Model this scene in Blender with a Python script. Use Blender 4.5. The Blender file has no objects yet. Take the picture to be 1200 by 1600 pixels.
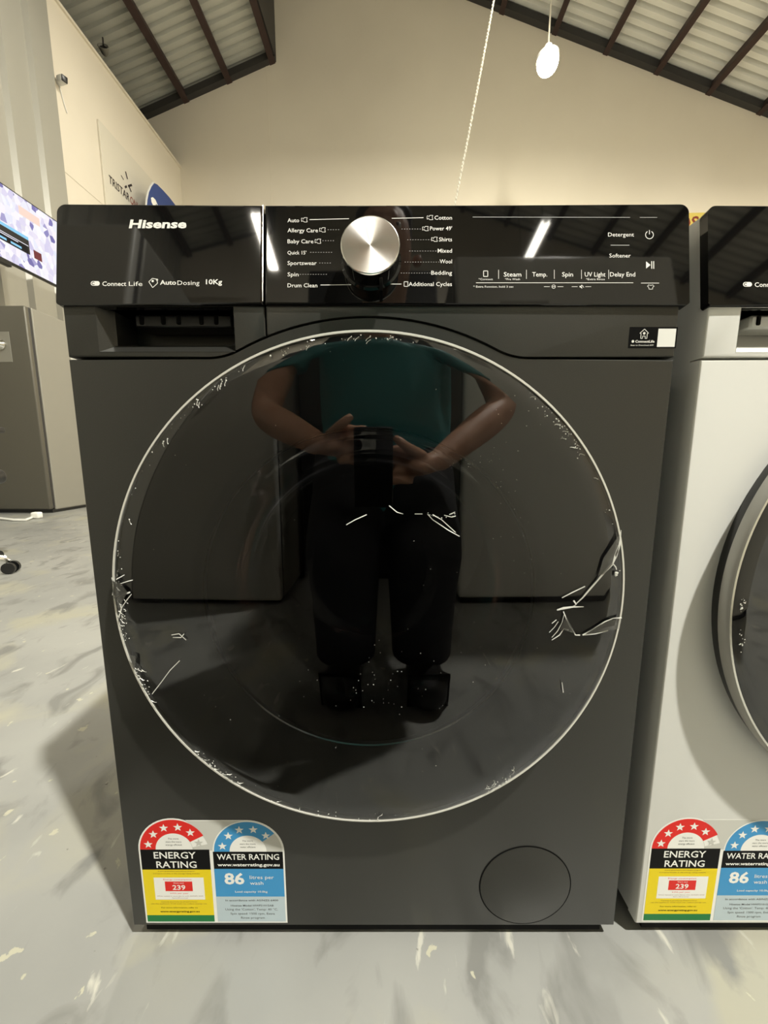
import bpy, bmesh, math, random
from mathutils import Vector, Matrix
R = math.radians
random.seed(4)
scn = bpy.context.scene
COL = scn.collection

# ------------------------------------------------------------------ camera, world, lights, exposure
HC, DC = 0.592, 0.392                      # lens height above the floor, distance to the washer front
PITCH = R(8.44)
FPX = 600.0
cam_d = bpy.data.cameras.new('camera')
cam_d.sensor_fit = 'HORIZONTAL'; cam_d.sensor_width = 36; cam_d.lens = 36*FPX/1200
cam_d.clip_start = 0.004; cam_d.clip_end = 100
cam = bpy.data.objects.new('camera', cam_d); COL.objects.link(cam)
cam.location = (0, -DC, HC); cam.rotation_euler = (R(90)-PITCH, 0, 0)
scn.camera = cam
vs = scn.view_settings
scn.display_settings.display_device = 'sRGB'
vs.view_transform = 'Standard'; vs.look = 'None'; vs.gamma = 1.0; vs.use_curve_mapping = False
vs.exposure = 0.0
w = bpy.data.worlds.new('night'); scn.world = w; w.use_nodes = True
w.node_tree.nodes['Background'].inputs[0].default_value = (0.9, 0.85, 0.7, 1)
w.node_tree.nodes['Background'].inputs[1].default_value = 0.03
scn.cycles.max_bounces = 8; scn.cycles.glossy_bounces = 5; scn.cycles.transparent_max_bounces = 12
scn.cycles.sample_clamp_indirect = 4.0
TUBE_W = 35.0          # watts of each pair of ceiling tubes
LAMP_W = 1450.0         # watts of the high lamp that throws the hard shadows
ROOM = R(-1.5)         # the hall stands slightly skewed to the washers

def ray(px, py):
    u = (px-600)/FPX; v = (800-py)/FPX
    return Vector((u, math.cos(PITCH)+v*math.sin(PITCH), v*math.cos(PITCH)-math.sin(PITCH)))
CAM = Vector((0, -DC, HC))
def hit(px, py, p, n):
    """measured point: where the sight line of a photo pixel meets the plane through p with normal n"""
    d = ray(px, py); n = Vector(n)
    return CAM + d*((Vector(p)-CAM).dot(n)/d.dot(n))

# ------------------------------------------------------------------ materials
def mat(name, col=(.5,.5,.5), rough=.5, metal=0., **k):
    m = bpy.data.materials.new(name); m.use_nodes = True
    b = m.node_tree.nodes['Principled BSDF']
    b.inputs['Base Color'].default_value = (*col, 1)
    b.inputs['Roughness'].default_value = rough
    b.inputs['Metallic'].default_value = metal
    for kk, vv in k.items():
        b.inputs[kk.replace('_', ' ')].default_value = vv
    return m
def nodes(m): return m.node_tree.nodes, m.node_tree.links, m.node_tree.nodes['Principled BSDF']
def noise_mix(m, c1, c2, scale=3., lo=.4, hi=.6, detail=6, sock='Base Color', coord='Object', base=None, dist=0., stretch=None):
    N, L, B = nodes(m)
    tc = N.new('ShaderNodeTexCoord'); t = N.new('ShaderNodeTexNoise')
    mp = N.new('ShaderNodeMapping'); L.new(tc.outputs[coord], mp.inputs[0]); L.new(mp.outputs[0], t.inputs['Vector'])
    if stretch: mp.inputs['Scale'].default_value = stretch
    t.inputs['Scale'].default_value = scale; t.inputs['Detail'].default_value = detail; t.inputs['Distortion'].default_value = dist
    r = N.new('ShaderNodeMapRange'); r.inputs[1].default_value = lo; r.inputs[2].default_value = hi
    L.new(t.outputs[0], r.inputs[0])
    x = N.new('ShaderNodeMix'); x.data_type = 'RGBA'
    L.new(r.outputs[0], x.inputs[0])
    if base is None: x.inputs[6].default_value = (*c1, 1)
    else: L.new(base, x.inputs[6])
    x.inputs[7].default_value = (*c2, 1)
    L.new(x.outputs[2], B.inputs[sock])
    return x.outputs[2], r.outputs[0]
def bump(m, scale, dist, strength=.3, detail=4, stretch=None):
    N, L, B = nodes(m)
    tc = N.new('ShaderNodeTexCoord'); t = N.new('ShaderNodeTexNoise'); mp = N.new('ShaderNodeMapping')
    L.new(tc.outputs['Object'], mp.inputs[0]); L.new(mp.outputs[0], t.inputs['Vector'])
    if stretch: mp.inputs['Scale'].default_value = stretch
    t.inputs['Scale'].default_value = scale; t.inputs['Detail'].default_value = detail
    b = N.new('ShaderNodeBump'); b.inputs['Strength'].default_value = strength; b.inputs['Distance'].default_value = dist
    L.new(t.outputs[0], b.inputs['Height']); L.new(b.outputs[0], B.inputs['Normal'])
def emit(name, col, s):
    m = mat(name, (0,0,0), .5); B = m.node_tree.nodes['Principled BSDF']
    B.inputs['Emission Color'].default_value = (*col, 1); B.inputs['Emission Strength'].default_value = s
    return m

M = {}
M['titan'] = mat('titanium_grey_paint', (.047,.047,.041), .34, .55, Specular_IOR_Level=.5)
noise_mix(M['titan'], (.045,.045,.040), (.052,.051,.045), 900, .3, .7, 2)
M['pale_bright'] = mat('light_enamel', (.66,.65,.59), .35)
M['pale'] = mat('pale_grey_enamel', (.40,.39,.35), .35)
M['white'] = mat('white_enamel', (.72,.72,.68), .28)
M['gloss'] = mat('black_gloss_plastic', (.0035,.0035,.0035), .035, 0, IOR=1.5)
M['black'] = mat('black_plastic', (.008,.008,.008), .35)
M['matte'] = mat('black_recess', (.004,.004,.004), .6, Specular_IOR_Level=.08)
M['chrome'] = mat('bright_chrome', (.78,.77,.72), .16, 1.)
M['ring'] = mat('satin_silver_ring', (.78,.77,.70), .38, .35)
M['grey_ring'] = mat('silver_grey_plastic', (.42,.41,.38), .35, .3)
M['gasket'] = mat('charcoal_annulus', (.078,.078,.088), .4)
M['steel'] = mat('spun_aluminium', (.90,.91,.90), .27, 1., Anisotropic=.85)
N_, L_, B_ = nodes(M['steel'])
tg = N_.new('ShaderNodeTangent'); tg.direction_type = 'RADIAL'; tg.axis = 'Y'; L_.new(tg.outputs[0], B_.inputs['Tangent'])
M['print'] = mat('white_print', (.80,.79,.74), .5)
M['print_dim'] = mat('grey_print', (.42,.42,.40), .5)
def glass_mat(name, tint, refl_ior, rough):
    m = bpy.data.materials.new(name); m.use_nodes = True
    N = m.node_tree.nodes; L = m.node_tree.links; N.clear()
    o = N.new('ShaderNodeOutputMaterial'); t = N.new('ShaderNodeBsdfTransparent'); g = N.new('ShaderNodeBsdfGlossy')
    f = N.new('ShaderNodeFresnel'); x = N.new('ShaderNodeMixShader')
    t.inputs[0].default_value = (*tint, 1); g.inputs['Roughness'].default_value = rough; f.inputs[0].default_value = refl_ior
    L.new(f.outputs[0], x.inputs[0]); L.new(t.outputs[0], x.inputs[1]); L.new(g.outputs[0], x.inputs[2]); L.new(x.outputs[0], o.inputs[0])
    return m
M['cover'] = glass_mat('smoked_door_cover', (.68,.69,.72), 1.88, .012)
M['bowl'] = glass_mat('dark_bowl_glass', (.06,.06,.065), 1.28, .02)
M['drum'] = mat('drum_steel', (.10,.10,.10), .3, 1.)
M['film'] = mat('peeling_film', (.62,.62,.57), .4)
M['film_thin'] = glass_mat('clear_peeling_film', (.8,.8,.8), 2.4, .3)
for k, c in dict(lbl_white=(.86,.86,.81), lbl_red=(.72,.022,.016), lbl_black=(.006,.006,.006), lbl_yellow=(.82,.64,.01), lbl_green=(.012,.19,.05),
                 lbl_blue=(.055,.30,.60), lbl_pale=(.50,.60,.64), lbl_text=(.10,.10,.10), lbl_grey=(.58,.58,.53), lbl_brown=(.22,.10,.03)).items():
    M[k] = mat(k, c, .4, Specular_IOR_Level=.22)
M['wall'] = mat('cream_wall_paint', (.76,.70,.585), .6)
noise_mix(M['wall'], (.75,.69,.575), (.79,.73,.61), .8, .35, .7, 5)
M['clad'] = mat('pale_metal_cladding', (.42,.41,.36), .35, .25)
M['floor'] = mat('worn_grey_floor_paint', (.4,.4,.38), .42)
c, f = noise_mix(M['floor'], (.235,.237,.222), (.31,.31,.285), 2.2, .35, .65, 9)
c, f = noise_mix(M['floor'], None, (.33,.32,.255), 3.6, .56, .66, 10, base=c, dist=.5)
c, f = noise_mix(M['floor'], None, (.185,.185,.17), 9., .54, .68, 12, base=c, dist=.8, stretch=(1.5,.8,1))
c, f = noise_mix(M['floor'], None, (.42,.405,.31), 26, .69, .70, 12, base=c, dist=.25, stretch=(1,.8,1))
c, f = noise_mix(M['floor'], None, (.46,.45,.39), 22., .66, .73, 8, base=c, dist=.8, stretch=(1.6,.5,1))
c, f = noise_mix(M['floor'], None, (.08,.075,.06), 34., .72, .75, 10, base=c)
bump(M['floor'], 9, .004, .35, 9)
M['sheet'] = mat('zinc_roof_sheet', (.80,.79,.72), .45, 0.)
M['sheet_dark'] = mat('darker_roof_sheet', (.52,.52,.46), .5, .1)  # darker base tone for the low roof
M['purlin'] = mat('red_oxide_steel', (.035,.016,.012), .6)
M['darksteel'] = mat('dark_steel', (.03,.028,.026), .5)
M['rope'] = mat('pale_rope', (.62,.58,.48), .8)
M['lens'] = emit('lamp_glow', (1,.93,.66), 60)
M['tube_fill'] = emit('tube_glow_fill', (1,.96,.86), 120)  # boosted glow of the added back tubes, lifts the roof sheets
M['tube'] = emit('tube_glow', (1,.96,.86), 30)
M['batten'] = mat('white_batten', (.7,.7,.68), .4)
M['fridge_f'] = mat('dark_steel_door', (.135,.128,.105), .38, .5)
M['fridge_s'] = mat('grey_side_panel', (.30,.29,.25), .45, .3)
M['skin'] = mat('skin', (.58,.34,.23), .5)
noise_mix(M['skin'], (.58,.34,.23), (.50,.27,.17), 30, .4, .6, 3)
M['teal'] = mat('teal_cotton', (.03,.20,.21), .6)
bump(M['teal'], 9, .03, .9, 2, (1,1,.5))
M['trouser'] = mat('black_cotton', (.012,.012,.014), .8)
M['hair'] = mat('black_hair', (.008,.007,.006), .6)
M['shoe'] = mat('black_leather', (.015,.014,.013), .4)
M['blue'] = mat('blue_banner_cloth', (.025,.055,.21), .6)
M['signy'] = mat('yellow_sign', (.72,.58,.13), .5)
M['signr'] = mat('dark_red_lettering', (.22,.03,.012), .5)
M['post'] = mat('off_white_poster', (.70,.66,.555), .55)
M['ink'] = mat('dark_ink', (.03,.02,.02), .5)
M['redink'] = mat('red_ink', (.30,.05,.03), .5)
M['eye'] = mat('eye_white', (.7,.7,.68), .2)

M['lbl_black'].node_tree.nodes['Principled BSDF'].inputs['Specular IOR Level'].default_value = .06
# ------------------------------------------------------------------ mesh helpers
def link(o, parent=None):
    COL.objects.link(o)
    if parent is not None: o.parent = parent
    return o
def obj(name, bm, mats, parent=None, smooth=False, loc=None, rot=None):
    me = bpy.data.meshes.new(name)
    bmesh.ops.recalc_face_normals(bm, faces=bm.faces) if len(bm.faces) and not getattr(bm, 'keep', False) else None
    bm.to_mesh(me); bm.free()
    return mobj(name, me, mats, parent, smooth, loc, rot)
def mobj(name, me, mats, parent=None, smooth=False, loc=None, rot=None):
    me.materials.clear()
    for m_ in (mats if isinstance(mats, (list, tuple)) else [mats]): me.materials.append(M[m_] if isinstance(m_, str) else m_)
    if smooth:
        for p in me.polygons: p.use_smooth = True
        try: me.set_sharp_from_angle(angle=R(smooth if smooth is not True else 35))
        except Exception: pass
    o = bpy.data.objects.new(name, me)
    if loc is not None: o.location = loc
    if rot is not None: o.rotation_euler = rot
    return link(o, parent)
def tag(o, label=None, cat=None, group=None, kind=None):
    if label: o['label'] = label
    if cat: o['category'] = cat
    if group: o['group'] = group
    if kind: o['kind'] = kind
    return o
def empty(name, loc=(0,0,0), rz=0):
    o = bpy.data.objects.new(name, None); o.location = loc; o.rotation_euler = (0,0,rz); o.empty_display_size = .1
    return link(o)
def box(bm, x0, x1, y0, y1, z0, z1, bev=0, seg=2, mi=0):
    r = bmesh.ops.create_cube(bm, size=1)
    vsx = r['verts']
    for v in vsx: v.co = Vector((x0+(x1-x0)*(v.co.x+.5), y0+(y1-y0)*(v.co.y+.5), z0+(z1-z0)*(v.co.z+.5)))
    es = list({e for v in vsx for e in v.link_edges}); fs = list({f_ for v in vsx for f_ in v.link_faces})
    for f_ in fs: f_.material_index = mi
    if bev: bmesh.ops.bevel(bm, geom=es, offset=bev, segments=seg, profile=.5, affect='EDGES')
def B(x0, x1, y0, y1, z0, z1, bev=0, seg=2):
    bm = bmesh.new(); box(bm, x0, x1, y0, y1, z0, z1, bev, seg); return bm
def prism(bm, poly, y0, y1, bev=0, seg=2, mi=0):
    """poly in (x,z), solid from y0 (front) to y1; only the front rim is rounded"""
    n = len(poly)
    a = [bm.verts.new((x, y0, z)) for x, z in poly]; b = [bm.verts.new((x, y1, z)) for x, z in poly]
    fr = bm.faces.new(a); bk = bm.faces.new(b[::-1]); fs = [fr, bk]
    for i in range(n): fs.append(bm.faces.new((a[i], b[i], b[(i+1)%n], a[(i+1)%n])))
    for f_ in fs: f_.material_index = mi
    if bev:
        r = bmesh.ops.bevel(bm, geom=list(fr.edges), offset=bev, segments=seg, profile=.5, affect='EDGES', clamp_overlap=True)
        for f_ in r['faces']: f_.material_index = mi
def lathe_y(bm, prof, cx=0, cz=0, n=96, mi=0, close=False):
    """prof: list of (r, y), turned about the Y axis"""
    rings = []
    for r, y in prof:
        if r < 1e-6: rings.append([bm.verts.new((cx, y, cz))])
        else: rings.append([bm.verts.new((cx+r*math.cos(2*math.pi*i/n), y, cz+r*math.sin(2*math.pi*i/n))) for i in range(n)])
    for a, b in zip(rings, rings[1:] + ([rings[0]] if close else [])):
        for i in range(n):
            j = (i+1) % n
            if len(a) == 1 and len(b) == 1: continue
            if len(a) == 1: f_ = bm.faces.new((a[0], b[j], b[i]))
            elif len(b) == 1: f_ = bm.faces.new((a[i], a[j], b[0]))
            else: f_ = bm.faces.new((a[i], a[j], b[j], b[i]))
            f_.material_index = mi
def tube(bm, pts, r, n=8, cap=True, mi=0):
    pts = [Vector(p) for p in pts]; rs = r if isinstance(r, (list, tuple)) else [r]*len(pts)
    rings = []
    for i, p in enumerate(pts):
        d = (pts[min(i+1, len(pts)-1)]-pts[max(i-1, 0)]).normalized()
        q = d.to_track_quat('Z', 'Y')
        rings.append([bm.verts.new(p + q @ Vector((rs[i]*math.cos(2*math.pi*k/n), rs[i]*math.sin(2*math.pi*k/n), 0))) for k in range(n)])
    for a, b in zip(rings, rings[1:]):
        for k in range(n): bm.faces.new((a[k], a[(k+1)%n], b[(k+1)%n], b[k])).material_index = mi
    if cap:
        bm.faces.new(rings[0][::-1]).material_index = mi; bm.faces.new(rings[-1]).material_index = mi
def copy_tree(o, parent=None):
    c_ = o.copy(); COL.objects.link(c_)
    if parent is not None: c_.parent = parent
    for ch in list(o.children): copy_tree(ch, c_)
    return c_

class Flat:
    """flat printed artwork in a plane (s, t), later placed as one thin mesh; layers are stacked by a hair"""
    def __init__(self, step=.00004): self.v = []; self.f = []; self.mi = []; self.mats = []; self.lay = 0; self.step = step
    def _m(self, m_):
        if m_ not in self.mats: self.mats.append(m_)
        return self.mats.index(m_)
    def poly(self, pts, m_, lay=1):
        b = len(self.v); self.v += [(x, -lay*self.step, z) for x, z in pts]
        self.f.append(tuple(range(b, b+len(pts)))); self.mi.append(self._m(m_))
    def rect(self, x0, x1, z0, z1, m_, lay=1): self.poly([(x0,z0),(x1,z0),(x1,z1),(x0,z1)], m_, lay)
    def line(self, a, b, wd, m_, lay=2):
        a = Vector(a); b = Vector(b); d = (b-a).normalized(); n = Vector((-d.y, d.x))*wd/2
        self.poly([tuple(a+n), tuple(b+n), tuple(b-n), tuple(a-n)][::-1], m_, lay)
    def arc(self, c_, r0, r1, a0, a1, m_, lay=2, n=28):
        for i in range(n):
            p = R(a0+(a1-a0)*i/n); q = R(a0+(a1-a0)*(i+1)/n)
            P = lambda r, a: (c_[0]+r*math.cos(a), c_[1]+r*math.sin(a))
            if r0 <= 0: self.poly([c_, P(r1,p), P(r1,q)], m_, lay)
            else: self.poly([P(r0,p), P(r1,p), P(r1,q), P(r0,q)], m_, lay)
    def star(self, c_, r, m_, lay=3, rot=0):
        for k in range(5):
            a = R(90+72*k+rot)
            P = lambda rr, an: (c_[0]+rr*math.cos(an), c_[1]+rr*math.sin(an))
            self.poly([c_, P(r*.42, a-R(36)), P(r, a), P(r*.42, a+R(36))], m_, lay)
    def text(self, s, x, z, m_, width=None, height=None, align='L', lay=3, bold=0., shear=0., xs=None):
        """width fixes the printed width, height the capital height; z is the middle of the capitals"""
        cu = bpy.data.curves.new('t', 'FONT'); cu.body = s; cu.size = 1; cu.shear = shear; cu.offset = bold; cu.resolution_u = 2; cu.fill_mode = 'FRONT' if hasattr(cu,'fill_mode') else cu.fill_mode
        ob = bpy.data.objects.new('t', cu); COL.objects.link(ob)
        bpy.context.view_layer.update()
        dg = bpy.context.evaluated_depsgraph_get()
        me = bpy.data.meshes.new_from_object(ob.evaluated_get(dg))
        xs_ = [v.co.x for v in me.vertices]
        if xs_:
            x0, x1 = min(xs_), max(xs_); cap = .70
            sz = height/cap if height else width/(x1-x0)
            sx = width/(x1-x0) if width else sz
            off = {'L': x, 'R': x-(x1-x0)*sx, 'C': x-(x1-x0)*sx/2}[align]
            b = len(self.v); k = self._m(m_)
            self.v += [(off+(v.co.x-x0)*sx, -lay*self.step, z+(v.co.y-cap/2)*sz) for v in me.vertices]
            for p in me.polygons: self.f.append(tuple(b+i for i in p.vertices)); self.mi.append(k)
        bpy.data.objects.remove(ob); bpy.data.curves.remove(cu); bpy.data.meshes.remove(me)
    def build(self, name, parent=None, loc=None, rot=None):
        me = bpy.data.meshes.new(name); me.from_pydata(self.v, [], self.f)
        for m_ in self.mats: me.materials.append(M[m_])
        for p, k in zip(me.polygons, self.mi): p.material_index = k
        me.update(); bm = bmesh.new(); bm.from_mesh(me)
        for f_ in bm.faces:
            f_.normal_update()
            if f_.normal.y > 0: f_.normal_flip()
        bm.to_mesh(me); bm.free()
        o = bpy.data.objects.new(name, me)
        if loc is not None: o.location = loc
        if rot is not None: o.rotation_euler = rot
        return link(o, parent)

# ------------------------------------------------------------------ the hall
def room(o): o.rotation_euler.z = ROOM; return o
def rr(p): return Matrix.Rotation(ROOM, 3, 'Z') @ Vector(p)       # hall frame -> world
def hall(px, py, X=None, Y=None, Z=None):
    """measured point in the hall's own frame"""
    inv = Matrix.Rotation(-ROOM, 3, 'Z'); c0 = inv @ CAM; d = inv @ ray(px, py)
    t = (X-c0.x)/d.x if X is not None else (Y-c0.y)/d.y if Y is not None else (Z-c0.z)/d.z
    return c0 + d*t
YB, YF = 8.6, -7.6                   # back wall, wall behind the photographer
XL, XR = -4.3, 10.2
room(tag(obj('floor', B(XL-3, XR, YF, YB, -.12, 0), 'floor'), kind='structure'))
# roofs: measured where they meet the gable wall
pL0 = hall(225, 187, Y=YB); pL1 = hall(430, 95, Y=YB); pR0 = hall(735, 0, Y=YB); pR1 = hall(1200, 182, Y=YB)
sL = (pL1.z-pL0.z)/(pL1.x-pL0.x); sR = (pR1.z-pR0.z)/(pR1.x-pR0.x)
XS = pL1.x+.02                         # where the low roof stops under the high one
zL = lambda x: pL1.z+sL*(x-pL1.x)
zR = lambda x: pR0.z+sR*(x-pR0.x)
def gable(y0, y1):
    bm = bmesh.new()
    prism(bm, [(XL-3, 0), (XR, 0), (XR, zR(XR)+.05), (XS, zR(XS)+.05), (XS, zL(XS)+.05), (XL-3, zL(XL-3)+.05)], y0, y1); return bm
room(tag(obj('wall_back', gable(YB, YB+.2), 'wall'), kind='structure'))
room(tag(obj('wall_front', gable(YF-.2, YF), 'wall'), kind='structure'))
room(tag(obj('wall_right', B(XR, XR+.2, YF, YB, 0, zR(XR)), 'wall'), kind='structure'))
# left partition: smooth, then ribbed cladding towards the viewer; its top stops short of the roof
ptop = hall(281, 261, Y=YB); XW = ptop.x
ztop = hall(150, 90, X=XW).z
ztop = .5*(ztop + ptop.z)
rib_end = hall(85, 165, X=XW).y
room(tag(obj('wall_left', B(XW-.15, XW, rib_end, YB, 0, ztop), 'wall'), kind='structure'))
bm = bmesh.new(); y = rib_end-.02; prof = []
while y > YF:
    prof += [(y, 0), (y-.26, 0), (y-.30, .045), (y-.36, .045), (y-.40, 0)]; y -= .40
vsa = [[bm.verts.new((XW+.06+d, yy, z)) for yy, d in prof] for z in (0, zL(XW)+.4)]
for i in range(len(prof)-1): bm.faces.new((vsa[0][i], vsa[0][i+1], vsa[1][i+1], vsa[1][i]))
room(tag(obj('wall_left', bm, 'clad'), 'pale ribbed metal cladding on the near part of the side wall', kind='structure'))
room(tag(obj('wall_far_left', B(XL-3.2, XL-3, YF, YB, 0, zL(XL-3)), 'wall'), kind='structure'))
# cracked paint edge beside the cladding
bm = bmesh.new(); box(bm, XW, XW+.03, rib_end-.02, rib_end+.015, 0, ztop)
room(tag(obj('trim_1', bm, 'darksteel'), kind='structure'))
# cover strips over the joints of the smooth wall
bm = bmesh.new()
box(bm, XW, XW+.006, rib_end+.0, YB, hall(110, 275, X=XW).z-.012, hall(110, 275, X=XW).z, 0)
room(tag(obj('trim_2', bm, 'wall'), kind='structure'))
bm = bmesh.new(); box(bm, XW, XW+.03, YF, YB, ztop, ztop+.04); room(tag(obj('trim_3', bm, 'wall'), kind='structure'))
xj = hall(420, 200, Y=YB).x
room(tag(obj('trim_4', B(xj-.008, xj+.008, YB-.006, YB, 0, zL(XS)+1.2), 'wall'), kind='structure'))

def corrugated(x0, x1, zf, y0, y1, pitch, amp):
    bm = bmesh.new(); y = y0; pa = pb = None
    while y < y1:
        for f_, d in ((0, 0), (.5, 0), (.60, 1), (.90, 1)):
            yy = min(y+f_*pitch, y1)
            a = bm.verts.new((x0, yy, zf(x0)+d*amp)); b = bm.verts.new((x1, yy, zf(x1)+d*amp))
            if pa: bm.faces.new((pa, pb, b, a))
            pa, pb = a, b
        y += pitch
    return bm
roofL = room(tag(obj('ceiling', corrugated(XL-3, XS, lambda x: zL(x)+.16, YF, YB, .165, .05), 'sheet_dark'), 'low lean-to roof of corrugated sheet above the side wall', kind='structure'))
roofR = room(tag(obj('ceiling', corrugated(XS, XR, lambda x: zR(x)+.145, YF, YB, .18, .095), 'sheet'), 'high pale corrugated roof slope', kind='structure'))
room(tag(obj('wall_fascia', B(XS-.05, XS, YF, YB, zL(XS), zR(XS)+.2), 'darksteel'), kind='structure'))
def purlin(x, zf, s, par, wd=.10):
    bm = bmesh.new(); box(bm, -wd/2, wd/2, YF, YB, -.09, .09)
    return obj('purlin', bm, 'purlin', par, loc=(x, 0, zf(x)+.05), rot=(0, -math.atan(s), 0))
for px, py in ((290,160), (357,130), (424,99)): purlin(hall(px, py, Y=YB).x, zL, sL, roofL, .12)
purlin(XL-1.6, zL, sL, roofL); purlin(XL-2.6, zL, sL, roofL)
x = hall(868, 50, Y=YB).x
xs_ = [x-3.15, x-2.1, x-1.05, x] + [hall(a, b, Y=YB).x for a, b in ((948,79), (1027,112), (1108,144), (1187,178))]
xs_ += [xs_[-1]+1.05, xs_[-1]+2.1, x-4.2, x-5.25]
for xx in xs_: 
    if XS < xx < XR: purlin(xx, zR, sR, roofR)
for (xa, xb, zf, s) in ((XL-3, XS, zL, sL), (XS, XR, zR, sR)):
    bm = bmesh.new(); prism(bm, [(xa, zf(xa)-.03), (xb, zf(xb)-.03), (xb, zf(xb)+.10), (xa, zf(xa)+.10)], YB-.12, YB-.001)
    obj('rafter', bm, 'darksteel', roofL if zf is zL else roofR)
# dark roller door in the wall behind the photographer
bm = bmesh.new(); zz = 0
while zz < 5.0:
    box(bm, -2.6, 1.2, YF, YF+.06, zz, zz+.095, .012, 1); zz += .1
rd = room(tag(obj('door_1', bm, 'darksteel', smooth=40), kind='structure'))

# hanging things
def batten(X, Y, Z, lab, watts=TUBE_W, light=True):
    t = empty('ceiling_light', rr((X, Y, Z)), ROOM)
    tag(t, lab, 'ceiling light', 'twin tube lights hung in rows over the hall')
    obj('housing', B(-.09, .09, -.62, .62, .02, .08, .01), 'batten', t)
    for s in (-1, 1):
        bm = bmesh.new(); tube(bm, [(s*.055, -.6, 0), (s*.055, .6, 0)], .016, 10); obj('tube', bm, 'tube' if Y < 0 else 'tube_fill', t, True)
    zr = zR(X) if X > XS else zL(X)
    for yy in (-.5, .5):
        bm = bmesh.new(); tube(bm, [(0, yy, .08), (0, yy, zr-Z+.1)], .006, 6); obj('wire', bm, 'darksteel', t)
    ld = bpy.data.lights.new('ceiling_light_glow', 'AREA'); ld.shape = 'RECTANGLE'; ld.size = .16; ld.size_y = 1.2
    ld.energy = watts; ld.color = (1, .93, .78)
    lo = bpy.data.objects.new('glow', ld); lo.location = (0, 0, -.03); link(lo, t)
    return t
batten(3.02, -6.07, 6.7, 'twin tube light over the hall behind the photographer, right row', 15)
batten(-2.08, -6.05, 6.7, 'twin tube light over the hall behind the photographer, left row', 100)
batten(2.2, 4.4, 6.9, 'added unseen twin tube light brightening the back wall', 230)  # this pair is added out of view to light the back walls
batten(-1.0, 4.4, 6.9, 'added unseen twin tube light beside the low roof, filling the back half', 120)
batten(7.0, 4.4, 6.2, 'added unseen twin tube light at the far right, brightening the high roof', 300)  # this and the next are added out of view to brighten the roof
batten(4.6, 4.4, 6.6, 'added unseen twin tube light between the others, brightening the high roof', 60)
# the bright high lamp whose beam throws the shadows
t = empty('high_bay_lamp', (2.55, -2.25, 6.9)); tag(t, 'round high bay lamp behind and to the right of the photographer', 'lamp')
bm = bmesh.new(); lathe = [(0, .12), (.06, .12), (.07, .05), (.16, .02), (.17, -.02), (.15, -.03), (0, -.03)]
lathe_y(bm, lathe, n=32); obj('housing', bm, 'batten', t, True, rot=(R(90), 0, 0))
bm = bmesh.new(); tube(bm, [(0,0,.1), (0,0,zR(2.55)-6.9+.1)], .006, 6); obj('wire', bm, 'darksteel', t)
ld = bpy.data.lights.new('high_bay_glow', 'AREA'); ld.shape = 'DISK'; ld.size = .30; ld.energy = LAMP_W; ld.color = (1, .975, .89)
lo = bpy.data.objects.new('glow', ld); lo.location = (0, 0, -.05); lo.rotation_euler = (0, R(22), 0); link(lo, t); lo.rotation_euler = (R(-12), R(14), 0)
# the visible lamp under the right roof
p = hall(856, 90, Y=6.2); t = empty('high_bay_lamp', rr(p)); tag(t, 'glowing round lamp hanging on a cord under the high roof', 'lamp')
bm = bmesh.new(); lathe_y(bm, [(0, .16), (.05, .15), (.06, .06), (.15, .03), (.155, -.03), (.145, -.035)], n=32); obj('housing', bm, 'batten', t, True, rot=(R(90), 0, 0))
bm = bmesh.new(); bmesh.ops.create_uvsphere(bm, u_segments=24, v_segments=12, radius=.15)
for v in bm.verts: v.co.z = v.co.z*1.05-.06
obj('bulb', bm, 'lens', t, True)
bm = bmesh.new(); tube(bm, [(0,0,.1), (0,0, zR(p.x)-p.z+.1)], .012, 6); obj('cord', bm, 'rope', t)

# rope hanging from the roof
a = hall(772, -40, Y=5.0); b = hall(708, 322, Y=4.2); a = Vector((a.x, a.y, a.z))
d = (b-a); top = a - d*((zR(a.x)+.1-a.z)/(-d.z))*-1
top = a + d*((zR(a.x)-.16-a.z)/d.z); low = b + d*.25
bm = bmesh.new()
for k in range(2):
    pts = []
    for i in range(241):
        f_ = i/240; p = top.lerp(low, f_); ph = f_*math.pi*150 + k*math.pi
        sag = math.sin(f_*math.pi)*.05
        pts.append(rr((p.x+.007*math.cos(ph)+sag, p.y+.007*math.sin(ph), p.z)))
    tube(bm, pts, .008, 5)
tag(obj('rope', bm, 'rope', None, True), 'thin pale twisted rope hanging at a slant before the back wall', 'rope')

# security camera on the smooth wall and a round speaker high above it
p = hall(90, 127, X=XW)
t = empty('security_camera', rr(p), ROOM); tag(t, 'small white bullet security camera on the side wall by the cladding', 'camera')
bm = bmesh.new(); box(bm, .04, .17, -.04, .04, -.04, .04, .015, 3); obj('housing', bm, 'white', t, True, rot=(0, R(12), R(-25)))
bm = bmesh.new(); box(bm, .165, .18, -.036, .036, -.036, .036, .008, 2); obj('lens', bm, 'black', t, True, rot=(0, R(12), R(-25)))
bm = bmesh.new(); tube(bm, [(0,0,-.02), (.05,0,-.02)], .03, 12); tube(bm, [(.01,.0,-.02), (.01,.06,-.22), (.008,.1,-.3)], .006, 6); obj('bracket', bm, 'white', t, True)
p = hall(162, 76, Y=6.0)
for _k in range(60):
    if p.z < zL(p.x)-.32: p = hall(162, 76, Y=p.y+.06)
t = empty('horn_speaker', rr(p), ROOM); tag(t, 'small round dark-mouthed speaker under the low corrugated roof', 'speaker')
bm = bmesh.new(); lathe_y(bm, [(.02, .09), (.05, .06), (.085, -.03), (.08, -.035), (.05, .0)], n=24); obj('horn', bm, 'fridge_s', t, True, rot=(R(-30), 0, R(20)))
bm = bmesh.new(); lathe_y(bm, [(0, .0), (.062, -.012)], n=24); obj('grille', bm, 'black', t, True, rot=(R(-30), 0, R(20)))
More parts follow.
